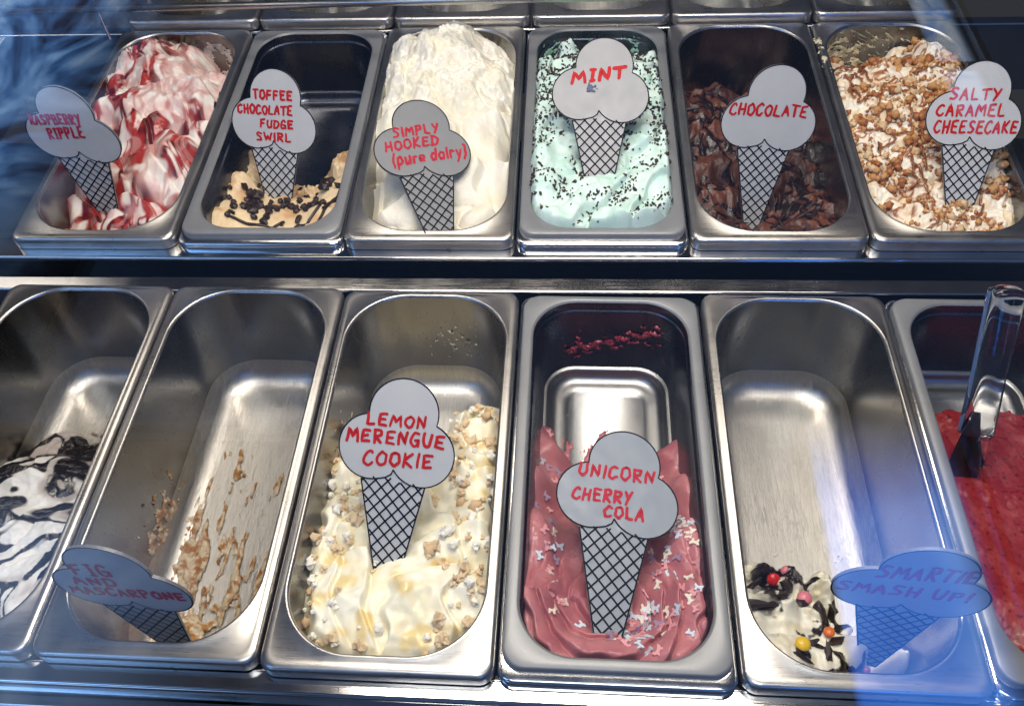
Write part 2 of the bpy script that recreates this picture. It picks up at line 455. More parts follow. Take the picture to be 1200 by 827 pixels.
# bright rail along the top
def tube(pts, r, n=8, closed=False, taper=None):
    V = []; F = []
    P = [Vector(p) for p in pts]
    for i, p in enumerate(P):
        t = (P[min(i + 1, len(P) - 1)] - P[max(i - 1, 0)]).normalized()
        a = t.orthogonal().normalized() if i == 0 else (a - t * a.dot(t)).normalized()
        b = t.cross(a); rr = r if taper is None else r * taper[i]
        for k in range(n):
            an = 2 * math.pi * k / n; V.append(p + (a * math.cos(an) + b * math.sin(an)) * rr)
    for i in range(len(P) - 1):
        for k in range(n): F.append((i * n + k, i * n + (k + 1) % n, (i + 1) * n + (k + 1) % n, (i + 1) * n + k))
    F.append(tuple(reversed(range(n)))); F.append(tuple((len(P) - 1) * n + k for k in range(n)))
    return V, F
V, F = tube([(-.60, .6975, .098), (.60, .7110, .101)], .0042, 12)
tag(link('glass_support_bar', mesh('bar', V, F), None, M['rim_steel']), 'polished round bar running along the top edge above the empty pans', 'bar')
V, F = tube([(-.487, .700, .060), (-.487, .700, .40)], .0018, 6)
tag(link('glass_panel_post', mesh('post', V, F), None, M['lip_steel']), 'thin bright upright edge at the top left corner of the case', 'post')

# ------------------------------------------------------------------ ice cream
def sd_rrect(X, Y, b, r):
    cx, cy = (b[0] + b[1]) / 2, (b[2] + b[3]) / 2
    qx = np.abs(X - cx) - ((b[1] - b[0]) / 2 - r); qy = np.abs(Y - cy) - ((b[3] - b[2]) / 2 - r)
    return np.hypot(np.maximum(qx, 0), np.maximum(qy, 0)) + np.minimum(np.maximum(qx, qy), 0) - r
def rbf(X, Y, pts, p=3.0, eps=.006):
    num = 0; den = 0
    for x, y, z in pts:
        w = 1.0 / ((X - x) ** 2 + (Y - y) ** 2 + eps ** 2) ** (p / 2); num = num + w * z; den = den + w
    return num / den
class Ice:
    def __init__(s, F, typ, label, Hf, Cf, mat, res=.0009, y0=.0, y1=PL, margin=.0, Df=None, group=None, name='ice_cream', cut=None):
        ob, r = (A_OPEN, A_R) if typ == 'A' else (B_OPEN, B_R)
        mg = max(.004, margin + .001); xs = np.arange(ob[0] - mg, ob[1] + mg + .0005, res); ys = np.arange(max(y0, ob[2] - mg), min(y1, ob[3] + .004), res)
        X, Y = np.meshgrid(xs, ys); s.sd = sd_rrect(X, Y, ob, r)
        Z = Hf(X, Y, s.sd)
        s.X0, s.Y0, s.res = xs[0], ys[0], res
        s.Z = Z; s.nx = len(xs); s.ny = len(ys)
        col, rg = Cf(X, Y, Z, s.sd)
        dx = dy = 0
        if Df: dx, dy = Df(X, Y, Z)
        s.root = empty(name, F @ Matrix.Translation(CEN + Vector((0, 0, -.08))), label, 'ice cream', group)
        V = np.stack([X + dx - CEN.x, Y + dy - CEN.y, Z + .08], -1).reshape(-1, 3)
        keep = (s.sd < margin)
        if cut is not None: keep &= cut(X, Y, Z, s.sd)
        idx = np.arange(s.nx * s.ny).reshape(s.ny, s.nx)
        kq = keep[:-1, :-1] & keep[1:, :-1] & keep[:-1, 1:] & keep[1:, 1:]
        F_ = np.stack([idx[:-1, :-1], idx[:-1, 1:], idx[1:, 1:], idx[1:, :-1]], -1)[kq]
        used = np.zeros(len(V), bool); used[F_.ravel()] = True
        rem = np.cumsum(used) - 1
        me = mesh('gelato', V[used], rem[F_])
        for nm, arr in (('Col', col), ('Rgh', np.repeat(rg[..., None], 3, -1))):
            at = me.color_attributes.new(nm, 'FLOAT_COLOR', 'POINT')
            a = np.ones((used.sum(), 4), np.float32); a[:, :3] = arr.reshape(-1, 3)[used]
            at.data.foreach_set('color', a.ravel())
        s.body = link('gelato', me, s.root, mat)
        s.dx, s.dy = dx, dy
    def z(s, x, y):
        i = min(max(int(round((x - s.X0) / s.res)), 1), s.nx - 2); j = min(max(int(round((y - s.Y0) / s.res)), 1), s.ny - 2)
        z = s.Z[j, i]
        n = Vector((-(s.Z[j, i + 1] - s.Z[j, i - 1]) / (2 * s.res), -(s.Z[j + 1, i] - s.Z[j - 1, i]) / (2 * s.res), 1)).normalized()
        ddx = s.dx[j, i] if not np.isscalar(s.dx) else 0; ddy = s.dy[j, i] if not np.isscalar(s.dy) else 0
        return Vector((x + ddx - CEN.x, y + ddy - CEN.y, z + .08)), n
    def inside(s, x, y, m=.004):
        i = int(round((x - s.X0) / s.res)); j = int(round((y - s.Y0) / s.res))
        return 0 <= i < s.nx and 0 <= j < s.ny and s.sd[j, i] < -m
    def put(s, name, me, x, y, size, sink=.3, flat=False, rnd=random, lie=1.0, mat=None, rz=None, tilt=0):
        P, n = s.z(x, y)
        q = Vector((0, 0, 1)).rotation_difference((n * lie + Vector((0, 0, 1 - lie + .25))).normalized())
        spin = Matrix.Rotation(rnd.uniform(0, 6.28) if rz is None else rz, 4, 'Z')
        tumble = Euler((rnd.uniform(-tilt, tilt), rnd.uniform(-tilt, tilt), 0)).to_matrix().to_4x4() if flat else Euler((rnd.uniform(-.5, .5), rnd.uniform(-.5, .5), 0)).to_matrix().to_4x4()
        o = link(name, me, s.root)
        sz = size if hasattr(size, '__len__') else (size,) * 3
        o.matrix_local = Matrix.Translation(P + n * (sz[2] * (1 - sink) * .5 if not flat else sz[2] * .35)) @ q.to_matrix().to_4x4() @ spin @ tumble @ Matrix.Diagonal((*sz, 1))
        return o

def lerp(a, b, t):
    t = t[..., None]; return np.asarray(a) * (1 - t) + np.asarray(b) * t
def colf(shape, c): return np.ones(shape + (3,)) * np.asarray(c)

ICO = None
def chunk(name, mat, seed, sub=1, rough=.25, squash=(1, 1, 1), boxy=0.0):
    bm = bmesh.new(); bmesh.ops.create_icosphere(bm, subdivisions=sub, radius=.5)
    for v in bm.verts:
        n = mnoise.noise(v.co * 3.1 + Vector((seed * 3.7, seed, 0)))
        d = v.co.normalized(); m = max(abs(d.x), abs(d.y), abs(d.z))
        k = (1 + rough * 2 * n) * (1 + boxy * (1 / m - 1))
        v.co = Vector((v.co.x * k * squash[0], v.co.y * k * squash[1], v.co.z * k * squash[2]))
    me = bpy.data.meshes.new(name); bm.to_mesh(me); bm.free()
    for p in me.polygons: p.use_smooth = sub > 1 and not boxy
    me.materials.append(mat); return me
def variants(name, mat, n=5, **kw): return [chunk(name, mat, i + 1, **kw) for i in range(n)]

def stuff_chunks(ice, name, mats, pts, sizes, rough=.3, seed=3, sink=.3, squash=(1, 1, .7)):
    """many tiny pieces joined as one part"""
    rs = np.random.RandomState(seed)
    bm = bmesh.new(); bmesh.ops.create_icosphere(bm, subdivisions=1, radius=.5)
    bv = np.array([v.co[:] for v in bm.verts]); bf = np.array([[v.index for v in f.verts] for f in bm.faces]); bm.free()
    n = len(pts); V = np.zeros((n, len(bv), 3)); 
    for i, (x, y) in enumerate(pts):
        P, nn = ice.z(x, y); s_ = sizes[i]
        a, b_, c = rs.uniform(0, 6.28, 3)
        R = np.array(Euler((a, b_, c)).to_matrix())
        v = bv * (1 + rough * rs.uniform(-1, 1, (len(bv), 1))) * np.array(squash) * rs.uniform(.8, 1.25, 3) * s_
        V[i] = v @ R.T + np.array(P + nn * s_ * (1 - sink) * .4)
    F = (bf[None] + (np.arange(n) * len(bv))[:, None, None]).reshape(-1, 3)
    me = mesh(name, V.reshape(-1, 3), F, smooth=True)
    for m in mats: me.materials.append(m)
    if len(mats) > 1:
        mi = np.repeat(rs.randint(0, len(mats), n), len(bf)).astype(np.int32)
        me.polygons.foreach_set('material_index', mi)
    o = link(name, me, ice.root); o['kind'] = 'stuff'; return o

# ---- raspberry ripple (back row, first)
def H_rasp(X, Y, sd):
    base = rbf(X, Y, [(.08, .33, -.012), (.05, .31, .008), (.13, .33, -.055), (.14, .29, -.02), (.08, .27, .012), (.03, .24, -.004), (.13, .22, .006), (.08, .19, .010), (.03, .15, -.018),
                      (.13, .14, -.006), (.08, .11, -.018), (.03, .07, -.045), (.08, .05, -.032), (.13, .06, -.026), (.05, .03, -.036)])
    f1, t, c = folds(X, Y, 1.9, .050, .034, .06, 11); f2, _, _ = folds(X, Y, .6, .042, .022, .05, 23)
    rough = fbm(X / .009, Y / .009, 5, 3)
    top = sst(.17, .24, Y)
    h = base + .015 * (f1 - .4) + .008 * (f2 - .4) * (1 - .4 * top) + rough * (.0003 + .0014 * top) + .005 * fbm(X / .04, Y / .05, 77, 2)
    return h - .010 * sst(-.016, 0, sd)
def C_rasp(X, Y, Z, sd):
    wx = fbm(X / .04, Y / .05, 41, 2) * .016 + .25 * (Y - .15); wy = fbm(X / .04, Y / .05, 47, 2) * .016
    a = fbm((X + wx) / .026, (Y + wy) / .085, 51, 2); b = fbm((X + wx) / .017, (Y + wy) / .05, 57, 2)
    cen = 1 - np.abs(a) * 3.2; cen2 = 1 - np.abs(b - .12) * 4.2
    pool = sst(.05, .45, fbm(X / .035, Y / .03, 63, 3) + .25 - 3.5 * np.abs(Y - .13))
    m = np.clip(sst(.0, .9, cen) + .75 * sst(.1, .9, cen2) * sst(-.2, .2, fbm(X / .05, Y / .05, 3, 2)) + .65 * pool, 0, 1)
    m = np.clip(m * 1.25, 0, 1); m *= .45 + .55 * sst(-.35, .0, fbm(X / .045, Y / .06, 71, 2) + .15)
    m *= 1 - .6 * sst(.19, .23, Y) * sst(.07, .10, X)
    wash = sst(-.1, .5, fbm(X / .02, Y / .03, 91, 3))
    c = lerp((.86, .78, .70), (.74, .38, .33), wash * .6)
    c = lerp((0, 0, 0), (1, 1, 1), np.ones_like(X)) * c
    c = c * (1 - m[..., None]) + lerp((.40, .035, .030), (.11, .003, .006), sst(.45, 1, m) * sst(-.2, .4, fbm(X / .014, Y / .02, 97, 2))) * m[..., None]
    return c, .55 - .32 * m
ice = Ice(row_back(0), 'A', 'white ice cream rippled with red raspberry sauce in the left back pan', H_rasp, C_rasp, M['ice_soft'], margin=-.0008, y0=.012)

# ---- toffee chocolate fudge swirl
def H_tof(X, Y, sd):
    base = rbf(X, Y, [(.02, .13, -.034), (.02, .18, -.052), (.045, .155, -.078), (.075, .155, -.092), (.10, .16, -.084), (.13, .17, -.052), (.145, .20, -.056), (.08, .12, -.062), (.08, .06, -.038), (.02, .06, -.028), (.14, .06, -.028), (.14, .12, -.036), (.08, .03, -.030),
                      (.08, .20, -.12), (.08, .25, -.14), (.02, .24, -.13), (.14, .25, -.14), (.08, .33, -.14)], 3.5)
    f1, _, _ = folds(X, Y, 1.2, .04, .02, .05, 13)
    return base + .005 * f1 + .0012 * fbm(X / .014, Y / .014, 4, 3) * (1 + 5 * sst(.11, .17, Y))
def C_tof(X, Y, Z, sd):
    n = fbm(X / .03, Y / .03, 8, 3)
    return lerp((.80, .62, .38), (.62, .38, .18), sst(-.2, .6, n + 2 * (Y - .14))), .5 - .08 * sst(0, .5, n)
ice = Ice(row_back(1), 'B', 'last of the tan toffee ice cream with dark fudge chunks in its grey pan', H_tof, C_tof, M['ice_soft'], margin=-.0008, y0=.014, y1=.27)
vs = variants('fudge_chunk', M['dark_choc'], 5, sub=1, rough=.3, boxy=.3)
rn = random.Random(4); n = 0
while n < 120:
    if rn.random() < .55: x, y = rn.gauss(.050, .017), rn.gauss(.092, .018)
    else: x, y = rn.gauss(.112, .015), rn.gauss(.098, .026)
    if not ice.inside(x, y, .006) or y > .16: continue
    s_ = rn.uniform(.0055, .0115); ice.put('fudge_chunk', vs[n % 5], x, y, (s_, s_ * .8, s_ * .6), .2, rnd=rn); n += 1
for pts in ([(.128, .045), (.134, .07), (.141, .10), (.147, .13)], [(.110, .035), (.118, .055), (.128, .075), (.142, .085)], [(.03, .06), (.05, .052), (.075, .05), (.09, .06)]):
    pp = [];
    for i in range(12):
        t = i / 11 * (len(pts) - 1); j = min(int(t), len(pts) - 2); q = t - j
        x = pts[j][0] * (1 - q) + pts[j + 1][0] * q; y = pts[j][1] * (1 - q) + pts[j + 1][1] * q
        P, nn = ice.z(x, y); pp.append(P + nn * .0012)
    V, F = tube(pp, .0016, 6); link('fudge_ribbon', mesh('fudge_ribbon', V, F), ice.root, M['dark_choc'])

# ---- simply hooked (plain dairy)
def H_simply(X, Y, sd):
    base = rbf(X, Y, [(.05, .325, .006), (.08, .31, .022), (.06, .285, .032), (.10, .28, .022), (.13, .31, -.020), (.145, .28, -.008), (.13, .25, .018), (.03, .27, .010), (.06, .23, .024), (.10, .21, .022), (.02, .20, .000),
                      (.145, .21, .004), (.06, .16, .002), (.11, .16, .006), (.145, .15, -.004), (.03, .12, -.012), (.08, .11, -.010), (.125, .11, -.006), (.04, .06, -.024), (.08, .05, -.018), (.12, .06, -.012), (.08, .03, -.022), (.02, .08, -.032)])
    f1, t1, _ = folds(X, Y, 2.0, .055, .036, .07, 31, .45); f2, _, _ = folds(X, Y, .35, .050, .028, .06, 37, .45)
    low = 1 - sst(.15, .22, Y)
    rid = 1 - np.abs(fbm(X / .020, Y / .016, 55, 3)) * 2
    h = base + low * (.024 * (f1 - .4) + .015 * (f2 - .4)) + (1 - low) * (.0028 * rid + .007 * fbm(X / .035, Y / .028, 59, 2) + .0022 * np.abs(fbm(X / .009, Y / .008, 60, 3)) + .008 * (f2 - .4)) + .0004 * fbm(X / .006, Y / .006, 61, 2)
    return h - .014 * sst(-.018, 0, sd)
def C_cream(c1, c2, s):
    def C(X, Y, Z, sd):
        n = fbm(X / .03, Y / .03, s, 3); return lerp(c1, c2, sst(-.4, .6, n)), .5 + .06 * n
    return C
ice = Ice(row_back(2), 'A', 'heaped plain cream white dairy ice cream in the third back pan', H_simply, C_cream((.84, .80, .69), (.81, .755, .60), 9), M['ice_rough'], margin=-.0006, y0=.012)

# ---- mint
def H_mint(X, Y, sd):
    base = rbf(X, Y, [(.03, .32, -.022), (.045, .315, -.002), (.08, .32, -.030), (.13, .32, -.022), (.14, .29, .000), (.03, .28, .000), (.08, .29, .006), (.10, .26, .014), (.13, .25, .012), (.03, .22, .010), (.08, .21, .018), (.14, .20, .014), (.02, .16, .012), (.08, .15, .006),
                      (.145, .15, .013), (.02, .10, .012), (.08, .11, .002), (.08, .075, .010), (.145, .10, .013), (.03, .05, .008), (.08, .035, .004), (.13, .05, .008), (.08, .02, .002)])
    f1, _, _ = folds(X, Y, 1.75, .042, .030, .05, 81, .5); f2, _, _ = folds(X, Y, -.5, .05, .022, .05, 83, .5)
    h = base + .012 * (f1 - .4) + .008 * (f2 - .4) + .004 * fbm(X / .022, Y / .022, 85, 2) + .0005 * fbm(X / .006, Y / .006, 87, 2)
    edge = .0035 + .003 * fbm(X / .02, Y / .02, 89, 2)
    back = sst(.30, .335, Y)
    return h - (.045 + .02 * back) * sst(-.010 - back * .012 + edge * .8, .0050 + edge * .6 - .004 * back, sd) ** 1.4
def C_mint(X, Y, Z, sd):
    n = fbm(X / .03, Y / .03, 8, 3); return lerp((.66, .82, .74), (.55, .75, .655), sst(-.3, .6, n)), .48 + .08 * n
ice = Ice(row_back(3), 'B', 'pale green mint ice cream covered in tiny chocolate chips, bulging over its grey pan', H_mint, C_mint, M['ice_soft'], margin=.0078, y0=.0)
rn = random.Random(14); pts = []
while len(pts) < 2400:
    x, y = rn.uniform(.006, .16), rn.uniform(.012, .33)
    d = pn(x / .028, y / .030, 7) + .55 * pn(x / .012, y / .012, 9)
    side = .25 if .05 < x < .12 and y > .1 else 0
    d += .30 if y > .13 else -.05
    lo = -.22 if y < .07 else 0
    if not ice.inside(x, y, .001) or rn.random() > sst(-.28, .6, d + side * 0 + lo + .06) + .06: continue
    pts.append((x, y))
stuff_chunks(ice, 'chocolate_chips', [M['choc_chip']], pts, [.0019 + .0023 * rn.random() ** 1.4 for _ in pts], .45, 5, sink=.55, squash=(1.2, .8, .5))

# ---- chocolate
def H_choc(X, Y, sd):
    base = rbf(X, Y, [(.06, .31, -.060), (.03, .27, -.044), (.10, .27, -.055), (.14, .25, -.060), (.04, .22, -.040), (.09, .20, -.042), (.13, .18, -.050), (.03, .16, -.046), (.08, .14, -.058), (.13, .13, -.050), (.03, .10, -.042),
                      (.08, .09, -.060), (.14, .09, -.040), (.04, .04, -.032), (.08, .04, -.048), (.11, .04, -.036), (.14, .05, -.032), (.08, .35, -.10), (.14, .33, -.10), (.02, .34, -.095)])
    f1, _, _ = folds(X, Y, .9, .050, .040, .06, 101, .5); f2, _, _ = folds(X, Y, 2.4, .044, .030, .055, 103, .5)
    return base + .014 * (f1 - .4) + .010 * (f2 - .4) + .0012 * fbm(X / .008, Y / .012, 105, 3) + .004 * (1 - 2 * np.abs(fbm(X / .03, Y / .04, 107, 2)))
def C_choc(X, Y, Z, sd):
    wx = fbm(X / .035, Y / .035, 111, 2) * .022
    a = fbm((X + wx) / .026, (Y - wx) / .046, 113, 2)
    m = sst(.30, .6, 1 - np.abs(a) * 3.0) 
    c = lerp((.13, .042, .022), (.065, .020, .011), sst(-.3, .5, fbm(X / .03, Y / .03, 117, 3)))
    return c * (1 - m[..., None]) + np.array((.016, .007, .006)) * m[..., None], .60 - .26 * m
ice = Ice(row_back(4), 'A', 'brown chocolate ice cream folded with dark chocolate sauce and shards', H_choc, C_choc, M['ice_dark'], margin=-.0006, y0=.012)
vs = variants('chocolate_shard', M['dark_choc'], 6, sub=1, rough=.25, boxy=.5)
rn = random.Random(24); n = 0
while n < 75:
    x, y = rn.uniform(.012, .15), rn.uniform(.03, .30)
    if not ice.inside(x, y, .010) or pn(x / .03, y / .03, 4) < -.25: continue
    L_ = rn.uniform(.010, .026)
    ice.put('chocolate_shard', vs[n % 6], x, y, (L_ * 1.2, rn.uniform(.0022, .0048), rn.uniform(.0015, .0025)), .45, rnd=rn, rz=rn.gauss(.9, .9)); n += 1

# ---- salty caramel cheesecake
def H_salt(X, Y, sd):
    base = rbf(X, Y, [(.02, .31, -.028), (.05, .33, -.05), (.10, .33, -.022), (.125, .315, -.004), (.145, .29, -.010), (.02, .26, -.008), (.07, .27, -.002), (.12, .26, .010), (.02, .20, -.006), (.07, .20, .006), (.13, .20, .008), (.03, .14, -.012),
                      (.08, .13, -.006), (.13, .13, .0), (.03, .08, -.024), (.08, .07, -.018), (.14, .08, -.014), (.05, .035, -.026), (.10, .035, -.020), (.14, .05, -.018), (.08, .35, -.06), (.14, .345, -.05)])
    f1, _, _ = folds(X, Y, .8, .032, .024, .04, 121, .5)
    return base + .010 * (f1 - .4) + .005 * fbm(X / .018, Y / .018, 123, 3) - .008 * sst(-.012, 0, sd)
def C_salt(X, Y, Z, sd):
    a = fbm((X + .01 * fbm(X / .02, Y / .02, 3, 2)) / .014, Y / .020, 127, 3)
    m = sst(.35, .75, 1 - np.abs(a) * 3.0) * sst(-.3, .1, fbm(X / .04, Y / .04, 131, 2))
    c = lerp((.88, .81, .67), (.84, .68, .46), sst(-.2, .6, fbm(X / .02, Y / .02, 133, 3)))
    return c * (1 - m[..., None]) + np.array((.36, .13, .035)) * m[..., None], .5 - .3 * m
ice = Ice(row_back(5), 'A', 'cream ice cream under toasted biscuit crumbs and caramel sauce in the right back pan', H_salt, C_salt, M['ice_soft'], margin=-.0006, y0=.012)
vs = variants('biscuit_crumb', M['biscuit'], 4, sub=2, rough=.5) + variants('biscuit_crumb', M['biscuit_pale'], 4, sub=2, rough=.5) + variants('biscuit_crumb', M['biscuit_caramel'], 3, sub=2, rough=.4)
rn = random.Random(34); n = 0
def salt_ok(x, y):
    d = pn(x / .028, y / .034, 17) + .5 * pn(x / .011, y / .011, 19)
    dl = -.25 if x < .05 and y > .2 else (.18 if y > .09 else -.05)
    if y > .3: dl = -.1 if x > .09 else -.6
    return rn.random() < sst(-.15, .4, d + dl) 
while n < 230:
    x, y = rn.uniform(.008, .157), rn.uniform(.025, .335)
    if not ice.inside(x, y, .006) or not salt_ok(x, y): continue
    s_ = rn.uniform(.0055, .0095); ice.put('biscuit_crumb', vs[rn.randrange(11)], x, y, s_, .25, rnd=rn); n += 1
pts = []
while len(pts) < 1500:
    x, y = rn.uniform(.008, .157), rn.uniform(.025, .335)
    if ice.inside(x, y, .003) and salt_ok(x, y): pts.append((x, y))
stuff_chunks(ice, 'fine_crumbs', [M['biscuit'], M['biscuit_pale'], M['biscuit_caramel']], pts, [rn.uniform(.0025, .0055) for _ in pts], .35, 6)
for q in range(40):
    x, y = rn.uniform(.02, .14), rn.uniform(.04, .30); a = rn.uniform(0, 6.28); pp = []
    for i in range(14):
        a += rn.gauss(0, .45); x += math.cos(a) * .0025; y += math.sin(a) * .0035
        if not ice.inside(x, y, .006): break
        P, nn = ice.z(x, y); pp.append(P + nn * .0030)
    if len(pp) > 4:
        V, F = tube(pp, .00125, 6, taper=[.5 + .7 * abs(math.sin(i * 1.3 + q)) for i in range(len(pp))]); link('caramel_drizzle', mesh('caramel_drizzle', V, F), ice.root, M['caramel'])

# ---- black and white swirl (front row, left edge)
def H_swirl(X, Y, sd):
    base = rbf(X, Y, [(.05, .24, -.100), (.10, .22, -.098), (.14, .20, -.10), (.05, .19, -.070), (.10, .18, -.080), (.14, .15, -.075), (.06, .12, -.052), (.12, .12, -.050), (.148, .12, -.046), (.148, .08, -.036), (.08, .06, -.038), (.13, .04, -.034), (.05, .03, -.03),
                      (.08, .27, -.14), (.14, .25, -.14), (.02, .28, -.14), (.08, .33, -.15)], 3.5)
    f1, _, _ = folds(X, Y, 2.3, .036, .030, .05, 141, .45)
    return base + .013 * (f1 - .4) + .0015 * fbm(X / .012, Y / .012, 143, 3)
def C_swirl(X, Y, Z, sd):
    wx = fbm(X / .05, Y / .05, 145, 2) * .036; wy = fbm(X / .05, Y / .05, 147, 2) * .036
    a = fbm((X + wx) / .034, (Y + wy) / .055, 149, 2)
    m = sst(.38, .55, 1 - np.abs(a) * 2.1 + .25 * fbm(X / .03, Y / .03, 3, 2)); br = sst(-.15, .35, fbm((X + wx) / .05, (Y + wy) / .05, 151, 2) + 5 * (Y - .15))
    c = lerp((.80, .79, .76), (.30, .23, .20), br * .75)
    return c * (1 - m[..., None]) + np.array((.013, .010, .012)) * m[..., None], .5 - .25 * m
ice = Ice(row_front(0), 'A', 'white ice cream marbled with black sauce at the left picture edge', H_swirl, C_swirl, M['ice_soft'], margin=-.0006, y0=.012, y1=.30)

# ---- lemon meringue cookie
def H_lem(X, Y, sd):
    base = rbf(X, Y, [(.015, .235, -.062), (.04, .21, -.060), (.08, .21, -.085), (.13, .24, -.050), (.148, .245, -.045), (.02, .18, -.040), (.06, .16, -.048), (.10, .17, -.050), (.14, .19, -.036), (.02, .12, -.030), (.07, .11, -.034), (.13, .12, -.028),
                      (.025, .07, -.026), (.08, .065, -.020), (.135, .07, -.024), (.05, .03, -.026), (.11, .03, -.026), (.08, .26, -.14), (.02, .28, -.14), (.13, .285, -.14), (.08, .33, -.16)], 3.5)
    f1, _, _ = folds(X, Y, 2.1, .052, .036, .06, 161, .45); f2, _, _ = folds(X, Y, .2, .046, .026, .05, 163, .5)
    h = base + .006 + .017 * (f1 - .4) + .011 * (f2 - .4) + .0038 * fbm(X / .019, Y / .019, 165, 2)
    return h - .012 * sst(-.014, 0, sd)
def C_lem(X, Y, Z, sd):
    n = fbm(X / .03, Y / .03, 167, 3); y_ = sst(.25, .7, fbm(X / .026, Y / .022, 169, 2) + .25 * sst(.12, .05, Y) - .1)
    c = lerp((.90, .86, .70), (.88, .81, .58), sst(-.3, .6, n))
    return c * (1 - y_[..., None]) + np.array((.84, .68, .34)) * y_[..., None], .46 - .16 * y_
ice = Ice(row_front(2), 'A', 'pale yellow ice cream with meringue and biscuit pieces filling the front of its pan', H_lem, C_lem, M['ice_soft'], margin=-.0006, y0=.012, y1=.31, res=.0008)
vb = variants('biscuit_piece', M['biscuit_light'], 4, sub=2, rough=.6, boxy=.3) + variants('biscuit_piece', M['biscuit_pale'], 1, sub=2, rough=.5); vm = variants('meringue_piece', M['meringue'], 5, sub=2, rough=.35, boxy=.2)
rn = random.Random(44); n = 0
while n < 260:
    x, y = rn.uniform(.01, .155), rn.uniform(.02, .255)
    d = pn(x / .026, y / .03, 27) + (.5 if y > .15 else 0) + (.42 if x < .045 or x > .115 else -.12) + (.45 if (y < .05 and x < .07) else 0)
    if not ice.inside(x, y, .004) or rn.random() > sst(-.05, .85, d): continue
    if ice.z(x, y)[0].z - .08 < -.088: continue
    s_ = .0034 + .0062 * rn.random() ** 1.6
    if rn.random() < .5: ice.put('biscuit_piece', vb[n % 5], x, y, (s_ * 1.15, s_, s_ * .8), .3, rnd=rn)
    else: ice.put('meringue_piece', vm[n % 5], x, y, s_ * .85, .3, rnd=rn)
    n += 1

# ---- unicorn cherry cola
def H_uni(X, Y, sd):
    base = rbf(X, Y, [(.016, .255, -.058), (.028, .235, -.064), (.038, .21, -.076), (.150, .238, -.054), (.135, .228, -.062), (.122, .215, -.076), (.016, .19, -.034), (.149, .18, -.028), (.05, .18, -.082), (.08, .19, -.10), (.115, .18, -.072), (.016, .13, -.022), (.06, .12, -.056), (.10, .13, -.060),
                      (.148, .12, -.018), (.016, .07, -.018), (.06, .06, -.036), (.10, .055, -.036), (.148, .07, -.016), (.05, .025, -.013), (.08, .022, -.010), (.12, .025, -.013), (.055, .215, -.112), (.10, .215, -.115), (.08, .24, -.13), (.03, .26, -.09), (.13, .26, -.10),
                      (.05, .26, -.14), (.11, .25, -.14), (.08, .30, -.15), (.02, .29, -.12), (.145, .27, -.12)], 3.5, .013)
    rx = X - .080; ry = Y - .075; rad = np.hypot(rx * 1.15, ry); ang = np.arctan2(ry, rx)
    sw = sst(.13, .06, Y)
    w = (rad + .006 * fbm(X / .03, Y / .03, 171, 2) + .004 * ang) / .016; c = np.floor(w); t = w - c
    prof = t ** .5 * (1 - sst(.80, 1, t)) * (.5 + .7 * hsh(c.astype(np.int64) + 90, 3))
    f1, _, _ = folds(X, Y, .12, .026, .016, .06, 173, .5)
    h = base + .003 * np.exp(-((X - .08) ** 2 + (Y - .05) ** 2) / .03 ** 2) + .0030 * fbm(X / .026, Y / .030, 178, 2) * sst(.15, .21, Y) + sw * .0115 * (prof - .4) + (1 - sw) * .008 * (f1 - .4) * sst(.0, .03, np.abs(X - .08)) * (1 - .95 * sst(.11, .18, Y)) + .003 * fbm(X / .03, Y / .04, 175, 2) + .0005 * fbm(X / .006, Y / .006, 177, 2)
    return h - .004 * sst(-.008, 0, sd)
def C_uni(X, Y, Z, sd):
    n = fbm(X / .03, Y / .05, 179, 3)
    return lerp((.52, .20, .215), (.41, .135, .155), sst(-.3, .6, n)), .42 + .05 * n
ice = Ice(row_front(3), 'B', 'pink cherry ice cream with smooth spatula folds and pastel sugar sprinkles', H_uni, C_uni, M['ice_soft'], margin=-.0006, y0=.012, y1=.31, res=.0008)
def sprinkle_mesh(mat, s):
    out = [(-.5, .12), (-.42, .38), (-.25, .30), (-.18, .18), (.10, .20), (.28, .30), (.5, .34), (.46, .08), (.36, .0), (.42, -.36), (.24, -.38), (.16, -.12), (-.12, -.12), (-.18, -.40), (-.36, -.36), (-.34, -.04)]
    if s: out = [(-x, y) for x, y in out][::-1]
    n = len(out); V = [(x, y, .5) for x, y in out] + [(x, y, -.5) for x, y in out]
    F = [tuple(range(n))[::-1], tuple(range(n, 2 * n))] + [(i, (i + 1) % n, n + (i + 1) % n, n + i) for i in range(n)]
    me = mesh('sprinkle', V, F, False); bm = bmesh.new(); bm.from_mesh(me); bmesh.ops.recalc_face_normals(bm, faces=bm.faces); bm.to_mesh(me); bm.free()
    me.materials.append(mat); return me
vs = [sprinkle_mesh(M[m], s) for s in (0, 1) for m in ('spr_blue', 'spr_pink', 'spr_lilac', 'spr_blue', 'spr_pink', 'spr_cream')]
rn = random.Random(54)
for cx, cy, sx, sy, k in ((.028, .175, .006, .03, 7), (.032, .115, .008, .014, 13), (.036, .065, .006, .008, 5), (.136, .135, .009, .012, 34), (.118, .105, .010, .010, 12), (.112, .062, .013, .012, 26), (.088, .044, .012, .009, 34), (.140, .085, .008, .016, 9), (.128, .19, .010, .014, 5), (.045, .205, .006, .012, 4)):
    for q in range(k):
        for tr in range(20):
            x, y = rn.gauss(cx, sx), rn.gauss(cy, sy)
            if ice.inside(x, y, .006): break
        else: continue
        s_ = rn.uniform(.0068, .0090); o = ice.put('sprinkle', vs[rn.randrange(12)], x, y, (s_, s_, .0011), 0, flat=True, rnd=rn, tilt=.35)

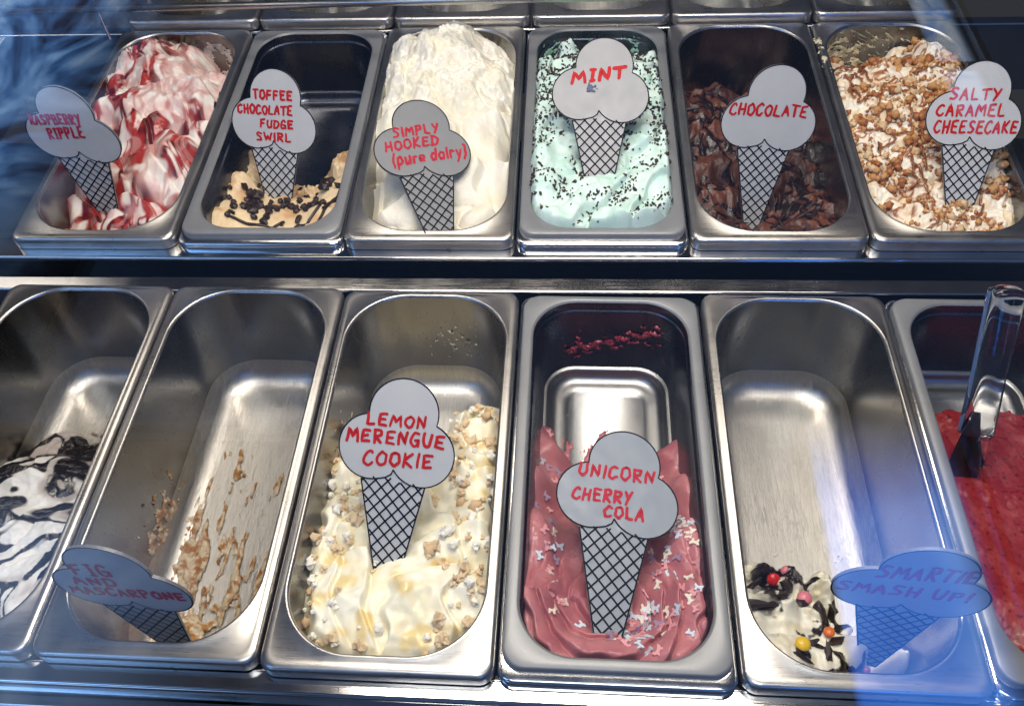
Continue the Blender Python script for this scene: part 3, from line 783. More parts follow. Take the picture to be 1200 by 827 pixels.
# ---- chocolate candy remains (front row, fifth)
def H_smart(X, Y, sd):
    base = rbf(X, Y, [(.020, .115, -.078), (.04, .125, -.098), (.065, .128, -.10), (.09, .12, -.108), (.02, .08, -.066), (.05, .085, -.072), (.08, .085, -.085), (.105, .10, -.112), (.04, .045, -.056), (.08, .045, -.070), (.05, .025, -.05), (.105, .065, -.095), (.085, .025, -.06),
                      (.02, .15, -.135), (.05, .155, -.14), (.09, .15, -.14), (.12, .12, -.14), (.125, .08, -.13), (.125, .045, -.124), (.15, .08, -.14), (.12, .03, -.125), (.14, .045, -.115), (.08, .20, -.16), (.15, .20, -.16)], 3.2, .004)
    blob = .034 * np.exp(-(((X - .108) / .011) ** 2 + ((Y - .058) / .013) ** 2)) + .046 * np.exp(-(((X - .140) / .010) ** 2 + ((Y - .060) / .016) ** 2))
    f1, _, _ = folds(X, Y, 1.1, .044, .026, .05, 181, .45)
    return base + blob + .016 * fbm(X / .022, Y / .022, 184, 3) * sst(.07, .11, Y) + .004 * fbm(X / .016, Y / .016, 188, 2) + .010 * (f1 - .4) + .0007 * fbm(X / .010, Y / .010, 183, 2)
def C_smart(X, Y, Z, sd):
    wx = fbm(X / .02, Y / .02, 185, 3) * .014
    a = fbm((X + wx) / .030, (Y + wx) / .032, 187, 2); m = sst(.16, .24, a + .10 * fbm(X / .008, Y / .008, 186, 2)) * sst(.045, .07, X + .2 * Y)
    c = lerp((.86, .83, .72), (.80, .74, .56), sst(-.2, .5, fbm(X / .02, Y / .02, 189, 3)))
    return c * (1 - m[..., None]) + np.array((.020, .012, .012)) * m[..., None], .45 - .2 * m
ice = Ice(row_front(4), 'A', 'leftover white ice cream with dark chocolate and bright candies at the front of its pan', H_smart, C_smart, M['ice_soft'], margin=-.0006, y0=.012, y1=.19)
vs = variants('chocolate_piece', M['dark_choc'], 5, sub=2, rough=.3, boxy=.4)
for x, y, lx, ly, lz, rz in ((.034, .088, .034, .017, .005, .35), (.038, .118, .020, .010, .005, .6), (.062, .108, .016, .011, .008, .2), (.072, .098, .014, .010, .006, 1.1), (.086, .088, .022, .010, .005, -.8), (.070, .060, .012, .006, .004, .2), (.063, .118, .012, .008, .006, 2),
                             (.094, .068, .018, .007, .004, .4), (.080, .052, .014, .006, .004, 1.5), (.058, .045, .018, .006, .003, -.2), (.090, .105, .012, .008, .006, .9), (.098, .042, .014, .006, .004, -.3), (.052, .098, .009, .006, .005, .3)):
    ice.put('chocolate_piece', vs[random.randrange(5)], x, y, (lx, ly, lz), .3, rnd=random.Random(int(x * 9e3)), rz=rz)
for nm, x, y, s_ in (('red', .051, .128, .0115), ('pink', .072, .104, .012), ('orange', .086, .072, .009), ('yellow', .055, .052, .0115), ('red', .108, .040, .007), ('pink', .112, .050, .006), ('pink', .066, .128, .008)):
    me = chunk('candy', M['candy_' + nm], 1, sub=3, rough=.02, squash=(1, 1, .62)); o = ice.put('candy', me, x, y, s_, -.1, rnd=random.Random(5)); o['label'] = nm + ' sugar coated candy'

# ---- red sorbet
def H_red(X, Y, sd):
    base = rbf(X, Y, [(.02, .288, -.080), (.08, .290, -.078), (.14, .29, -.078), (.02, .24, -.072), (.08, .24, -.070), (.14, .24, -.072), (.02, .15, -.060), (.08, .15, -.058), (.02, .08, -.045), (.08, .08, -.045), (.14, .08, -.045), (.08, .03, -.038)], 3)
    e = sst(.284, .298, Y + .006 * fbm(X / .025, Y / .02, 5, 3))
    st = fbm(X / .010, Y / .07, 191, 2)
    return base - .08 * e + .0055 * fbm(X / .06, Y / .05, 193, 3, .4) + .0004 * fbm(X / .006, Y / .006, 195, 2)
def C_red(X, Y, Z, sd):
    n = fbm(X / .02, Y / .03, 197, 4); sp = sst(.45, .7, fbm(X / .004, Y / .004, 199, 2))
    c = lerp((.28, .022, .027), (.36, .050, .055), sst(-.3, .6, n)); return c * (1 - .6 * sp[..., None]), .40 + .15 * n
sorbet = Ice(row_front(5), 'B', 'flat bright red sorbet with a scoop standing in it', H_red, C_red, M['ice_glossy'], margin=-.0006, y0=.012, y1=.31)

# ------------------------------------------------------------------ smears of old ice cream on the pan walls and floors
def smear(name, F, label, u0, u1, v0, v1, surf, maskf, thick, colf_, res=.0008, mat='ice_soft'):
    us = np.arange(u0, u1, res); vs_ = np.arange(v0, v1, res); U, Vv = np.meshgrid(us, vs_)
    m = maskf(U, Vv)
    P, N = surf(U, Vv)
    t = thick * np.clip(m, 0, 1) ** .5 * (.6 + .6 * fbm(U / .006, Vv / .006, 3, 3)) + .0003
    edge = np.clip(m * 6, 0, 1); t = t * edge - .0004 * (1 - edge)
    P = P + N * t[..., None]
    keep = m > -.03
    idx = np.arange(U.size).reshape(U.shape)
    kq = keep[:-1, :-1] & keep[1:, :-1] & keep[:-1, 1:] & keep[1:, 1:]
    F_ = np.stack([idx[:-1, :-1], idx[:-1, 1:], idx[1:, 1:], idx[1:, :-1]], -1)[kq]
    if not len(F_): return
    V = P.reshape(-1, 3); used = np.zeros(len(V), bool); used[F_.ravel()] = True; rem = np.cumsum(used) - 1
    Vw = V[used]; c0 = Vw.mean(0); me = mesh(name, Vw - c0, rem[F_])
    col = colf_(U, Vv, m)
    at = me.color_attributes.new('Col', 'FLOAT_COLOR', 'POINT'); a = np.ones((used.sum(), 4), np.float32); a[:, :3] = col.reshape(-1, 3)[used]; at.data.foreach_set('color', a.ravel())
    at = me.color_attributes.new('Rgh', 'FLOAT_COLOR', 'POINT'); a = np.ones((used.sum(), 4), np.float32); a[:, :3] = .42; at.data.foreach_set('color', a.ravel())
    o = link(name, me, None, M[mat]); o.matrix_world = F @ Matrix.Translation(c0.tolist())
    return tag(o, label, 'smear', 'dried smears of ice cream on the pans')
def floor_s(z):
    def f(U, V):
        Z = np.full_like(U, z + .0002); N = np.zeros(U.shape + (3,)); N[..., 2] = 1; return np.stack([U, V, Z], -1), N
    return f
def backwall_s(typ='A'):
    """u = x, v = height below the rim (positive down), on the back wall with its rounded corners"""
    ob, r, k = (A_OPEN, A_R, .010 / .118) if typ == 'A' else (B_OPEN, B_R, .008 / .098)
    def f(U, V):
        ins = (.0016 if typ == 'A' else .0030) + k * V; rr = r - .004 if typ == 'A' else r - .005
        x0 = ob[0] + ins + rr; x1 = ob[1] - ins - rr; yb = ob[3] - ins
        dx = np.where(U < x0, x0 - U, np.where(U > x1, U - x1, 0)); dx = np.minimum(dx, rr * .97)
        Yv = yb - rr + np.sqrt(np.maximum(rr ** 2 - dx ** 2, 0))
        sx = np.where(U < x0, 1, np.where(U > x1, -1, 0)) * dx / rr
        N = np.stack([sx, -np.sqrt(1 - sx ** 2), np.full_like(U, .08)], -1)
        return np.stack([U, Yv, -V], -1), N
    return f
def leftwall_s(U, V):
    # u = y, v = depth; left wall of a steel pan
    X_ = A_OPEN[0] + .0016 + (.010 / .118) * V; N = np.stack([np.ones_like(U), np.zeros_like(U), np.full_like(U, .08)], -1)
    return np.stack([X_, U, -V], -1), N
def two(c1, c2, s, sc=.008): return lambda U, V, m: lerp(c1, c2, sst(-.3, .5, fbm(U / sc, V / sc, s, 3)))
E = lambda U, V, cx, cy, sx, sy: np.exp(-(((U - cx) / sx) ** 2 + ((V - cy) / sy) ** 2))
FIG = two((.50, .40, .27), (.30, .13, .03), 5)
smear('fig_smear', row_front(1), 'tan and brown fig smear along the left side of the nearly empty pan floor', .022, .075, .06, .25, floor_s(-.118),
      lambda U, V: .95 * np.clip(E(U, V, .032, .16, .013, .045) + E(U, V, .050, .12, .014, .035), 0, 1) + .95 * fbm(U / .008, V / .034, 11, 4) - .38, .0045, FIG)
smear('fig_smear', row_front(1), 'streaky pale fig film across the floor of the nearly empty pan', .06, .135, .05, .24, floor_s(-.118),
      lambda U, V: .45 * E(U, V, .085, .11, .03, .06) + 1.0 * E(U, V, .118, .105, .014, .03) + .8 * fbm(U / .010, V / .045, 12, 4) - .50, .0035, FIG)
smear('fig_smear', row_front(1), 'cream coloured fig scraps beside the fallen sign', .028, .10, .045, .09, floor_s(-.117),
      lambda U, V: 1.1 * E(U, V, .05, .058, .03, .022) + .5 * fbm(U / .012, V / .012, 14, 4) - .30, .008, two((.70, .60, .42), (.45, .20, .05), 6))
smear('fig_smear', row_front(1), 'fig smear climbing the left wall of the nearly empty pan', .10, .22, .055, .105, leftwall_s,
      lambda U, V: .9 * E(U, V, .155, .095, .035, .028) + .8 * fbm(U / .010, V / .016, 15, 4) - .55, .003, FIG)
smear('lemon_smear', row_front(2), 'few pale crumbs dried on the back wall above the lemon ice cream', .07, .125, .030, .085, backwall_s(),
      lambda U, V: .55 * E(U, V, .097, .055, .018, .016) + .9 * fbm(U / .006, V / .006, 21, 4) - .62, .0022, two((.62, .56, .42), (.30, .27, .20), 7, .004))
smear('cherry_smear', row_front(3), 'crimson smear across the dark back wall of the pink ice cream pan', .03, .145, .022, .075, backwall_s('B'),
      lambda U, V: 1.0 * np.exp(-((V - .062 + .32 * (U - .05)) / .0085) ** 2) * sst(.032, .05, U) * sst(.140, .115, U) + .55 * E(U, V, .128, .032, .010, .006) + .85 * fbm(U / .012, V / .006, 31, 4) - .62, .003, two((.38, .05, .06), (.20, .015, .03), 8, .004), mat='ice_soft')
smear('cherry_smear', row_front(3), 'thin pink streak wiped down the pan floor behind the pink ice cream', .030, .10, .20, .29, floor_s(-.0988),
      lambda U, V: .9 * E(U, V, .044, .245, .006, .034) + .8 * np.exp(-((U - .065 - .55 * (V - .24)) / .005) ** 2) * sst(.205, .22, V) * sst(.285, .26, V) + .6 * fbm(U / .007, V / .02, 33, 4) - .52, .0016, two((.46, .15, .16), (.38, .12, .13), 9))
smear('swirl_smear', row_front(0), 'brown scrapings on the floor behind the black and white swirl', .04, .14, .20, .31, floor_s(-.118),
      lambda U, V: .5 * E(U, V, .095, .25, .03, .04) + .5 * E(U, V, .10, .285, .015, .01) + .9 * fbm(U / .018, V / .007, 35, 4) - .68, .0022, two((.34, .24, .18), (.14, .10, .09), 10))
smear('caramel_smear', row_back(5), 'greenish cream streaks wiped over the back wall of the caramel pan', .012, .12, .003, .075, backwall_s(),
      lambda U, V: 1.05 * E(U, V, .03, .035, .035, .032) + .35 * E(U, V, .09, .022, .03, .015) + 1.0 * fbm((U + V) / .020, (V - U * .45) / .0045, 37, 4) - .52, .0030, two((.66, .58, .36), (.40, .34, .20), 11, .006))
smear('raspberry_smear', row_back(0), 'ring shaped cream smear on the back corner of the raspberry pan', .085, .145, .008, .065, backwall_s(),
      lambda U, V: .9 * np.exp(-((np.hypot((U - .118) * 1.0, V - .036) - .018) / .007) ** 2) + .6 * fbm(U / .010, V / .006, 39, 4) - .42, .0022, two((.66, .58, .48), (.50, .40, .32), 12, .006))
smear('mint_smear', row_back(3), 'pale green film on the back wall of the mint pan', .02, .14, .006, .05, backwall_s('B'),
      lambda U, V: .8 * E(U, V, .03, .03, .02, .02) + .5 * E(U, V, .132, .02, .010, .02) + .7 * fbm(U / .012, V / .008, 43, 4) - .5, .0012, two((.30, .48, .38), (.20, .36, .28), 13, .006))
smear('caramel_smear', row_back(5), 'cream scraps stuck on the steel rim left of the caramel pan', -.004, .008, .255, .335, floor_s(.0004),
      lambda U, V: .8 * E(U, V, .003, .315, .004, .010) + .7 * E(U, V, .003, .285, .004, .006) + .6 * fbm(U / .005, V / .007, 45, 3) - .35, .0022, two((.70, .64, .46), (.55, .48, .32), 14, .004))
smear('lemon_smear', row_front(2), 'pale film scraped up the left wall of the lemon pan', .16, .26, .02, .06, leftwall_s,
      lambda U, V: .6 * E(U, V, .21, .045, .03, .012) + .8 * fbm(U / .008, V / .006, 46, 4) - .55, .0010, two((.66, .60, .46), (.50, .44, .32), 15, .004))

# ------------------------------------------------------------------ flavour signs
def arcpts(cx, cy, r, a0, a1, n):
    return [(cx + r * math.cos(math.radians(a0 + (a1 - a0) * i / n)), cy + r * math.sin(math.radians(a0 + (a1 - a0) * i / n))) for i in range(n + 1)]
def isect(c1, r1, c2, r2, side):
    d = math.hypot(c2[0] - c1[0], c2[1] - c1[1]); a = (r1 * r1 - r2 * r2 + d * d) / (2 * d); h = math.sqrt(max(0, r1 * r1 - a * a))
    mx, my = c1[0] + a * (c2[0] - c1[0]) / d, c1[1] + a * (c2[1] - c1[1]) / d
    return (mx - side * h * (c2[1] - c1[1]) / d, my + side * h * (c2[0] - c1[0]) / d)
CT, RT, CLf, RL, CR, RR = (.09, 1.165), .605, (-.44, .555), .57, (.45, .48), .565
def cloud_outline():
    NRr = isect(CT, RT, CR, RR, 1); NLl = isect(CT, RT, CLf, RL, -1)
    cand = [isect(CT, RT, CR, RR, s) for s in (1, -1)]; NRr = max(cand, key=lambda p: p[0])
    cand = [isect(CT, RT, CLf, RL, s) for s in (1, -1)]; NLl = min(cand, key=lambda p: p[0])
    ang = lambda c, p: math.degrees(math.atan2(p[1] - c[1], p[0] - c[0]))
    a0 = -108; a1 = ang(CR, NRr)
    pts = arcpts(*CR, RR, -148, a1, 22)
    t0 = ang(CT, NRr); t1 = ang(CT, NLl); t1 += 360 if t1 < t0 else 0
    pts += arcpts(*CT, RT, t0, t1, 26)[1:]
    l0 = ang(CLf, NLl); l0 += 360 if l0 < 0 else 0
    pts += arcpts(*CLf, RL, l0, 285, 22)[1:]
    pts += [(-.16, .035), (-.06, .10)]
    return pts
CLOUD = cloud_outline()
def cone_x(y, s): return (-.60 + .21 * -y) if s < 0 else (.57 - .21 * -y)
def ribbon(pts, w, z, V, F, caps=True, press=None):
    """flat marker stroke with mitred joints and round ends"""
    n = len(pts); b = len(V); L = []
    for i in range(n):
        p0 = pts[max(i - 1, 0)]; p1 = pts[min(i + 1, n - 1)]
        tx, ty = p1[0] - p0[0], p1[1] - p0[1]; l = math.hypot(tx, ty) or 1; nx, ny = -ty / l, tx / l
        ww = w * (1 if press is None else press(i / (n - 1)))
        V.append((pts[i][0] + nx * ww, z, pts[i][1] + ny * ww)); V.append((pts[i][0] - nx * ww, z, pts[i][1] - ny * ww))
    for i in range(n - 1): F.append((b + 2 * i, b + 2 * i + 1, b + 2 * i + 3, b + 2 * i + 2))
    if caps:
        for e, s in ((0, -1), (n - 1, 1)):
            p = pts[e]; q = pts[1] if e == 0 else pts[-2]
            a = math.atan2((p[1] - q[1]), (p[0] - q[0])); ww = w * (1 if press is None else press(0 if e == 0 else 1))
            c = len(V); k = 6
            for j in range(k + 1):
                an = a - math.pi / 2 + math.pi * j / k; V.append((p[0] + ww * math.cos(an), z, p[1] + ww * math.sin(an)))
            F.append(tuple(range(c, c + k + 1)))
def smooth_line(pts, n=4):
    if len(pts) < 3:
        (x0, y0), (x1, y1) = pts; return [(x0 + (x1 - x0) * i / 4, y0 + (y1 - y0) * i / 4) for i in range(5)]
    P = [pts[0]] + list(pts) + [pts[-1]]; out = []
    for i in range(1, len(P) - 2):
        for j in range(n):
            t = j / n; a, b, c, d = P[i - 1], P[i], P[i + 1], P[i + 2]
            out.append(tuple(.5 * ((2 * b[k]) + (-a[k] + c[k]) * t + (2 * a[k] - 5 * b[k] + 4 * c[k] - d[k]) * t * t + (-a[k] + 3 * b[k] - 3 * c[k] + d[k]) * t ** 3) for k in (0, 1)))
    out.append(pts[-1]); return out
# hand drawn capitals: strokes in a unit box; 'c' = curved, 'l' = straight
G = {
 'A': ['l 0,0 .45,1 .9,0', 'l .18,.38 .72,.38'], 'B': ['l .1,0 .1,1', 'c .1,1 .75,.95 .7,.58 .1,.52 .85,.45 .8,.05 .1,0'],
 'C': ['c .85,.88 .5,1 .08,.62 .12,.15 .5,-.02 .9,.15'], 'D': ['l .1,0 .1,1', 'c .0,1 .6,.95 .9,.5 .6,.05 .0,0'],
 'E': ['l .85,1 .12,.97 .12,.03 .9,.02', 'l .12,.52 .7,.53'], 'F': ['l .85,1 .12,.97 .12,0', 'l .12,.52 .7,.53'],
 'G': ['c .85,.88 .45,1.02 .08,.6 .2,.08 .6,-.02 .85,.2', 'l .5,.42 .9,.42 .85,0'], 'H': ['l .1,0 .1,1', 'l .85,0 .85,1', 'l .1,.5 .85,.5'],
 'I': ['l .5,0 .5,1', 'l .2,1 .8,1', 'l .2,0 .8,0'], 'i': ['l .5,0 .5,1'], 'K': ['l .12,0 .12,1', 'l .85,1 .14,.45 .9,0'], 'L': ['l .12,1 .12,.03 .85,.02'],
 'M': ['l .02,0 .18,1 .5,.35 .82,1 .98,0'], 'N': ['l .08,0 .12,1 .82,.03 .88,1'], 'O': ['c .5,1 .1,.75 .1,.25 .5,0 .9,.25 .9,.75 .5,1'],
 'P': ['l .12,0 .12,1', 'c .05,1 .75,.95 .75,.6 .12,.45'], 'Q': ['c .8,.9 .35,1.0 .08,.6 .3,.22 .75,.4 .84,.8', 'l .84,.95 .8,-.15'], 'R': ['l .12,0 .12,1', 'c .05,1 .75,.95 .7,.6 .14,.5', 'l .2,.5 .85,0'],
 'S': ['c .85,.9 .4,1.02 .15,.75 .75,.38 .7,.08 .1,.04'], 'T': ['l .0,1 1.0,.98', 'l .5,.98 .48,0'], 'U': ['c .1,1 .12,.25 .45,0 .82,.25 .86,1'],
 'W': ['l .02,1 .25,.02 .5,.65 .75,.02 1,1'], 'Y': ['l .08,1 .48,.5', 'l .9,1 .3,-.05'], 'y': ['l .1,.62 .45,.08', 'l .85,.62 .25,-.4'], 'Z': ['l .1,1 .85,1 .1,0 .9,0'],
 '!': ['l .5,1 .42,.35', 'l .40,.08 .40,.02'], '(': ['c .75,1.1 .3,.8 .25,.2 .65,-.2'], ')': ['c .3,1.1 .75,.8 .75,.2 .2,-.2'],
 'p': ['l .15,.62 .12,-.4', 'c .12,.5 .5,.72 .85,.4 .6,.02 .15,.1'], 'u': ['c .1,.62 .15,.08 .5,.05 .8,.3 .82,.62', 'l .82,.62 .88,.02'], 'r': ['l .15,.62 .15,0', 'c .15,.4 .45,.65 .85,.58'],
 'e': ['c .15,.32 .85,.36 .7,.64 .2,.55 .15,.12 .85,.08'], 'd': ['c .78,.5 .3,.68 .1,.3 .4,-.02 .8,.2', 'l .85,1.05 .85,0'], 'a': ['c .78,.55 .3,.7 .1,.3 .4,-.02 .8,.2', 'l .82,.62 .88,0'],
 ' ': [],
}
WD = {'I': .6, 'i': .35, '!': .4, '(': .45, ')': .45, 'M': 1.25, 'W': 1.25, ' ': .45, 'r': .75}
def lettering(V, F, text, x0, x1, y, h, rise=0, w=.0275, seed=1, slant=.08):
    rn = random.Random(seed); tot = sum(WD.get(c, 1) for c in text) + .22 * (len(text) - 1); cw = (x1 - x0) / tot; x = 0; k = 0
    for ch in text:
        wch = WD.get(ch, 1) * cw; hj = h * rn.uniform(.92, 1.06); yj = rn.uniform(-.03, .03) * h; tw = rn.uniform(-.05, .05)
        for st in G[ch]:
            ty, *co = st.split(' '); pts = [tuple(map(float, c.split(','))) for c in co]
            if ty == 'c': pts = smooth_line(pts, 5)
            else:
                q = []
                for i in range(len(pts) - 1):
                    for j in range(4): t = j / 4; q.append((pts[i][0] * (1 - t) + pts[i + 1][0] * t, pts[i][1] * (1 - t) + pts[i + 1][1] * t))
                q.append(pts[-1]); pts = q
            out = []
            ph = rn.uniform(0, 6)
            for i, (a, b) in enumerate(pts):
                px = x + a * wch * .92 + (b - .5) * slant * h + .006 * math.sin(ph + i * .9); py = yj + b * hj + tw * (a - .5) * h + .006 * math.cos(ph * 2 + i * .8)
                out.append((x0 + px, y + py + rise * (px) / max(.01, (x1 - x0))))
            k += 1
            a_ = rn.uniform(.9, 1.08)
            ribbon(out, w, -.0, V, F, True, lambda t: a_ * (1.0 - .12 * abs(2 * t - 1)))
            # each stroke sits a hair above the last so that crossings do not share a plane
            LAYER.append((len(V), k))
        x += wch + .22 * cw
LAYER = []
def sign(name_label, u, rv, J, texts, s=1.0, cut=-1.4, mat='board', ink='marker', w=.0275, extra=None, cone_mat=None):
    C0 = Vector(cam.location if False else (0.0436, -0.2000, 0.5974))
    Jv = C0 + (Vector(J) - C0) * s; u = u * s
    ax = Vector(rv); R = Matrix.Rotation(ax.length, 4, ax.normalized())
    # base of the thing: where the cone enters the ice cream
    cy = cut - .25
    base = Matrix.Translation(Jv) @ R @ Matrix.Translation((0, 0, cy * u))
    r = empty('flavour_sign', base, name_label, 'sign', 'ice cream cone shaped flavour signs')
    T = .0020
    def put(name, V, F, mat, y=0, smooth=False):
        V2 = [(x * u, yy + y, (z - cy) * u) for x, yy, z in V]
        me = mesh(name, V2, F, smooth); return link(name, me, r, mat)
    # cloud: front face towards -Y
    def slab(pts, yf, yb, key):
        n = len(pts); V = [(x, yf, z) for x, z in pts] + [(x, yb, z) for x, z in pts]
        F = [tuple(range(n)), tuple(range(2 * n - 1, n - 1, -1))] + [(i, n + i, n + (i + 1) % n, (i + 1) % n) for i in range(n)]
        o = put(key, V, F, M[cone_mat or mat] if key == 'cone' else M[mat])
        o.data.materials.append(M['board_edge'])
        for p in o.data.polygons[2:]: p.material_index = 1
        bm = bmesh.new(); bm.from_mesh(o.data); bmesh.ops.recalc_face_normals(bm, faces=bm.faces); bm.to_mesh(o.data); bm.free()
        return o
    slab(CLOUD, -.0004, T, 'cloud')
    bot = cy
    cone = [(cone_x(.02, -1), .02), (cone_x(bot, -1), bot), (cone_x(bot, 1), bot), (cone_x(-.06, 1), -.06), (.5, .17), (-.5, .17)]
    slab(cone, 0, T - .0003, 'cone')
    # printed outline
    V, F = [], []
    ribbon(CLOUD + [CLOUD[0]], .0115, 0, V, F, False); put('cloud_outline', V, F, M['ink_black'], -.00065)
    V, F = [], []
    for sd_ in (-1, 1): ribbon([(cone_x(0, sd_) - sd_ * .015, -.02), (cone_x(bot, sd_) - sd_ * .015, bot)], .012, 0, V, F, False)
    put('cone_outline', V, F, M['ink_black'], -.0003)
    # lattice
    for dirn in (1, -1):
        V, F = [], []; k = 0
        c = -3.2
        while c < 2.0:
            # line x = dirn*sl*(y-c)... clip against the cone by sampling
            a = []
            for i in range(90):
                y = .05 - (i / 89) * (.05 - bot); x = dirn * (y - c) * .92
                if cone_x(y, -1) + .015 < x < cone_x(y, 1) - .015 and y < (-.02 if x > .0 else .03): a.append((x, y))
            if len(a) > 2: ribbon([a[0], a[-1]], .0145, 0, V, F, False)
            c += .235
        put('cone_lattice', V, F, M['ink_black'], -.00035 if dirn > 0 else -.00045)
    V, F = [], []; LAYER.clear()
    for i, t in enumerate(texts):
        lettering(V, F, *t[:5], rise=(t[5] if len(t) > 5 else 0), w=w, seed=i * 7 + len(t[0]), slant=.08)
    if V:
        b = 0
        V = [list(v) for v in V]
        for e, k in LAYER:
            for j in range(b, e): V[j][1] = -.000004 * (k % 60)
            b = e
        put('lettering', V, F, M[ink], -.00075)
    if extra: extra(put)
    return r

sign('grey cone sign reading RASPBERRY RIPPLE, leftmost of the back row', .046, [-.0395, .0117, -.0685], [-.4388, .4807, .0606],
     [('RASPBERRY', -.80, .36, .84, .22, .06), ('RIPPLE', -.54, .30, .48, .26, .08)], cut=-1.24, mat='board', ink='marker_dark')
sign('light grey cone sign reading TOFFEE CHOCOLATE FUDGE SWIRL', .047, [-.4935, .0169, -.1215], [-.2705, .5553, .0139],
     [('TOFFEE', -.44, .50, 1.10, .19), ('CHOCOLATE', -.84, .48, .77, .19), ('FUDGE', -.32, .48, .47, .17), ('SWiRL', -.44, .42, .17, .17)], cut=-1.24)
sign('grey cone sign with shade in its colour, reading SIMPLY HOOKED pure dairy', .046, [-1.1866, -.0389, .4164], [-.0859, .4461, .0675],
     [('SiMPLY', -.54, .46, .90, .20, .08), ('HOOKED', -.76, .40, .58, .21, .10), ('(pure dairy)', -.66, .93, .24, .25, .12)], s=1.04, cut=-1.3, mat='board_shaded', ink='marker_dark', w=.0275)
def mint_blot(put):
    rn = random.Random(3); V, F = [], []
    for k in range(26):
        a = rn.uniform(0, 6.28); d = rn.random() ** 1.5 * .13; x, y = -.2 + d * math.cos(a) * 1.2, .68 + d * math.sin(a) * .8; r = rn.uniform(.012, .05) * (1 - d * 3)
        if r < .008: r = .008
        b = len(V); z = -.00003 * k
        for j in range(9): V.append((x + r * math.cos(j * .698) * rn.uniform(.7, 1.3), z, y + r * math.sin(j * .698) * rn.uniform(.7, 1.3)))
        F.append(tuple(range(b, b + 9)))
    put('ink_blot', V, F, M['ink_blue'], -.0012)
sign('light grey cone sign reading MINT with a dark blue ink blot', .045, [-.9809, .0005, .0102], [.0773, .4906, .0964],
     [('MINT', -.60, .54, .78, .24, .12)], s=1.055, cut=-1.46, mat='board_dimmed', w=.042, extra=mint_blot)
sign('light grey cone sign reading CHOCOLATE', .048, [-.31, .0209, .0149], [.2538, .5532, .0151],
     [('CHOCOLATE', -.85, .80, .72, .24, -.05)], s=.9375, cut=-2.0, w=.0275)
sign('light grey cone sign reading SALTY CARAMEL CHEESECAKE, rightmost of the back row', .047, [-.6692, .0355, -.035], [.4609, .549, .0192],
     [('SALTY', -.56, .50, .95, .23, .02), ('CARAMEL', -.80, .66, .60, .23, .04), ('CHEESECAKE', -.80, .96, .24, .24, .05)], s=.936, cut=-1.44, w=.0275)
sign('light grey cone sign reading LEMON MERENGUE COOKIE', .047, [-.8181, .0528, -.0766], [-.0912, .1568, -.0084],
     [('LEMON', -.55, .50, .93, .19, .02), ('MERENGUE', -.88, .84, .62, .21, .02), ('COOKiE', -.56, .66, .22, .23, .06)], s=.95, cut=-1.58, w=.0275)
sign('grey cone sign with bluish shade in its colour, reading UNICORN CHERRY COLA', .046, [-1.4175, .1408, .028], [.0843, .1079, .0078],
     [('UNiCORN', -.67, .62, .88, .22, .01), ('CHERRY', -.74, .26, .44, .20, .03), ('COLA', -.20, .48, .20, .19, .02)], s=1.033, cut=-1.42, ink='marker_dark', mat='board_blue_shaded', w=.0275)
sign('fallen grey cone sign with blue reflection in its colour, reading FIG AND MASCARPONE', .05, [-.0366, -.082, -.078], [-.2655, .0441, -.004],
     [('FIG', -.50, .10, .96, .30), ('AND', -.66, .03, .66, .20), ('MASCARPONE', -.86, .93, .34, .22)], cut=-1.25, ink='marker_dark', mat='board_blue_lit', w=.0275)
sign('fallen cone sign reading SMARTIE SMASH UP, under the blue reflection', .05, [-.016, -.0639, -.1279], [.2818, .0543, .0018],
     [('SMARTiE', -.50, .70, .92, .34, .08), ('SMASH UP!', -.92, .78, .44, .26, .02)], cut=-1.9, ink='marker_dark', mat='board_blue_lit', w=.0275)
# left sign edge at the picture border
sign('cone sign at the left picture edge, only its rim in view', .047, [-.8, 0, .0], [-.485, .135, -.01], [], cut=-1.5, mat='board_blue_lit')

# ------------------------------------------------------------------ spatula in the sorbet
kx = NT('clear_acrylic'); kx.set(Roughness=.05, Transmission_Weight=1.0, IOR=1.36, Base_Color=(.97, .97, .96, 1))
kx.bump(kx.noise(kx.coord('Object'), 60, 2), .10, .002)
M['acrylic'] = kx.m
M['blade'] = plain('dark_blade', (.05, .035, .035), .18, 0.6)
RFM = row_front(5)
tip = RFM @ Vector((.0555, .205, -.072)); mid = RFM @ Vector((.054, .222, -.032)); top = RFM @ Vector((.0575, .292, .083))
axis = (top - mid).normalized()
base = Matrix.Translation(tip) @ Vector((0, 0, 1)).rotation_difference(axis).to_matrix().to_4x4()
sp = empty('spatula', base, 'clear handled spatula standing upright in the red sorbet', 'spatula')
bi = base.inverted(); L0 = (mid - tip).length; L1 = (top - tip).length
def oval_loft(secs, n=24, cap=True):
    V = []; F = []
    for z, rx, ry, e in secs:
        for k in range(n):
            a = 2 * math.pi * k / n; c, s_ = math.cos(a), math.sin(a)
            V.append((rx * math.copysign(abs(c) ** e, c), ry * math.copysign(abs(s_) ** e, s_), z))
    for i in range(len(secs) - 1):
        for k in range(n): F.append((i * n + k, i * n + (k + 1) % n, (i + 1) * n + (k + 1) % n, (i + 1) * n + k))
    F.append(tuple(reversed(range(n)))); F.append(tuple((len(secs) - 1) * n + k for k in range(n)))
    return V, F
H = L1 - L0
V, F = oval_loft([(L0 + .004, 0.0131, 0.0077, .6), (L0 + .005, 0.0142, 0.0088, .6), (L0 + .02, 0.0140, 0.0088, .65), (L0 + .06, 0.0135, 0.0090, .75), (L1 - .022, 0.0142, 0.0097, .8), (L1 - .010, 0.0149, 0.0108, .9), (L1 - .004, .0142, .0104, 1), (L1 - .0008, .0075, .0055, 1), (L1, .002, .0015, 1)])
link('handle', mesh('handle', V, F), sp, M['acrylic'])
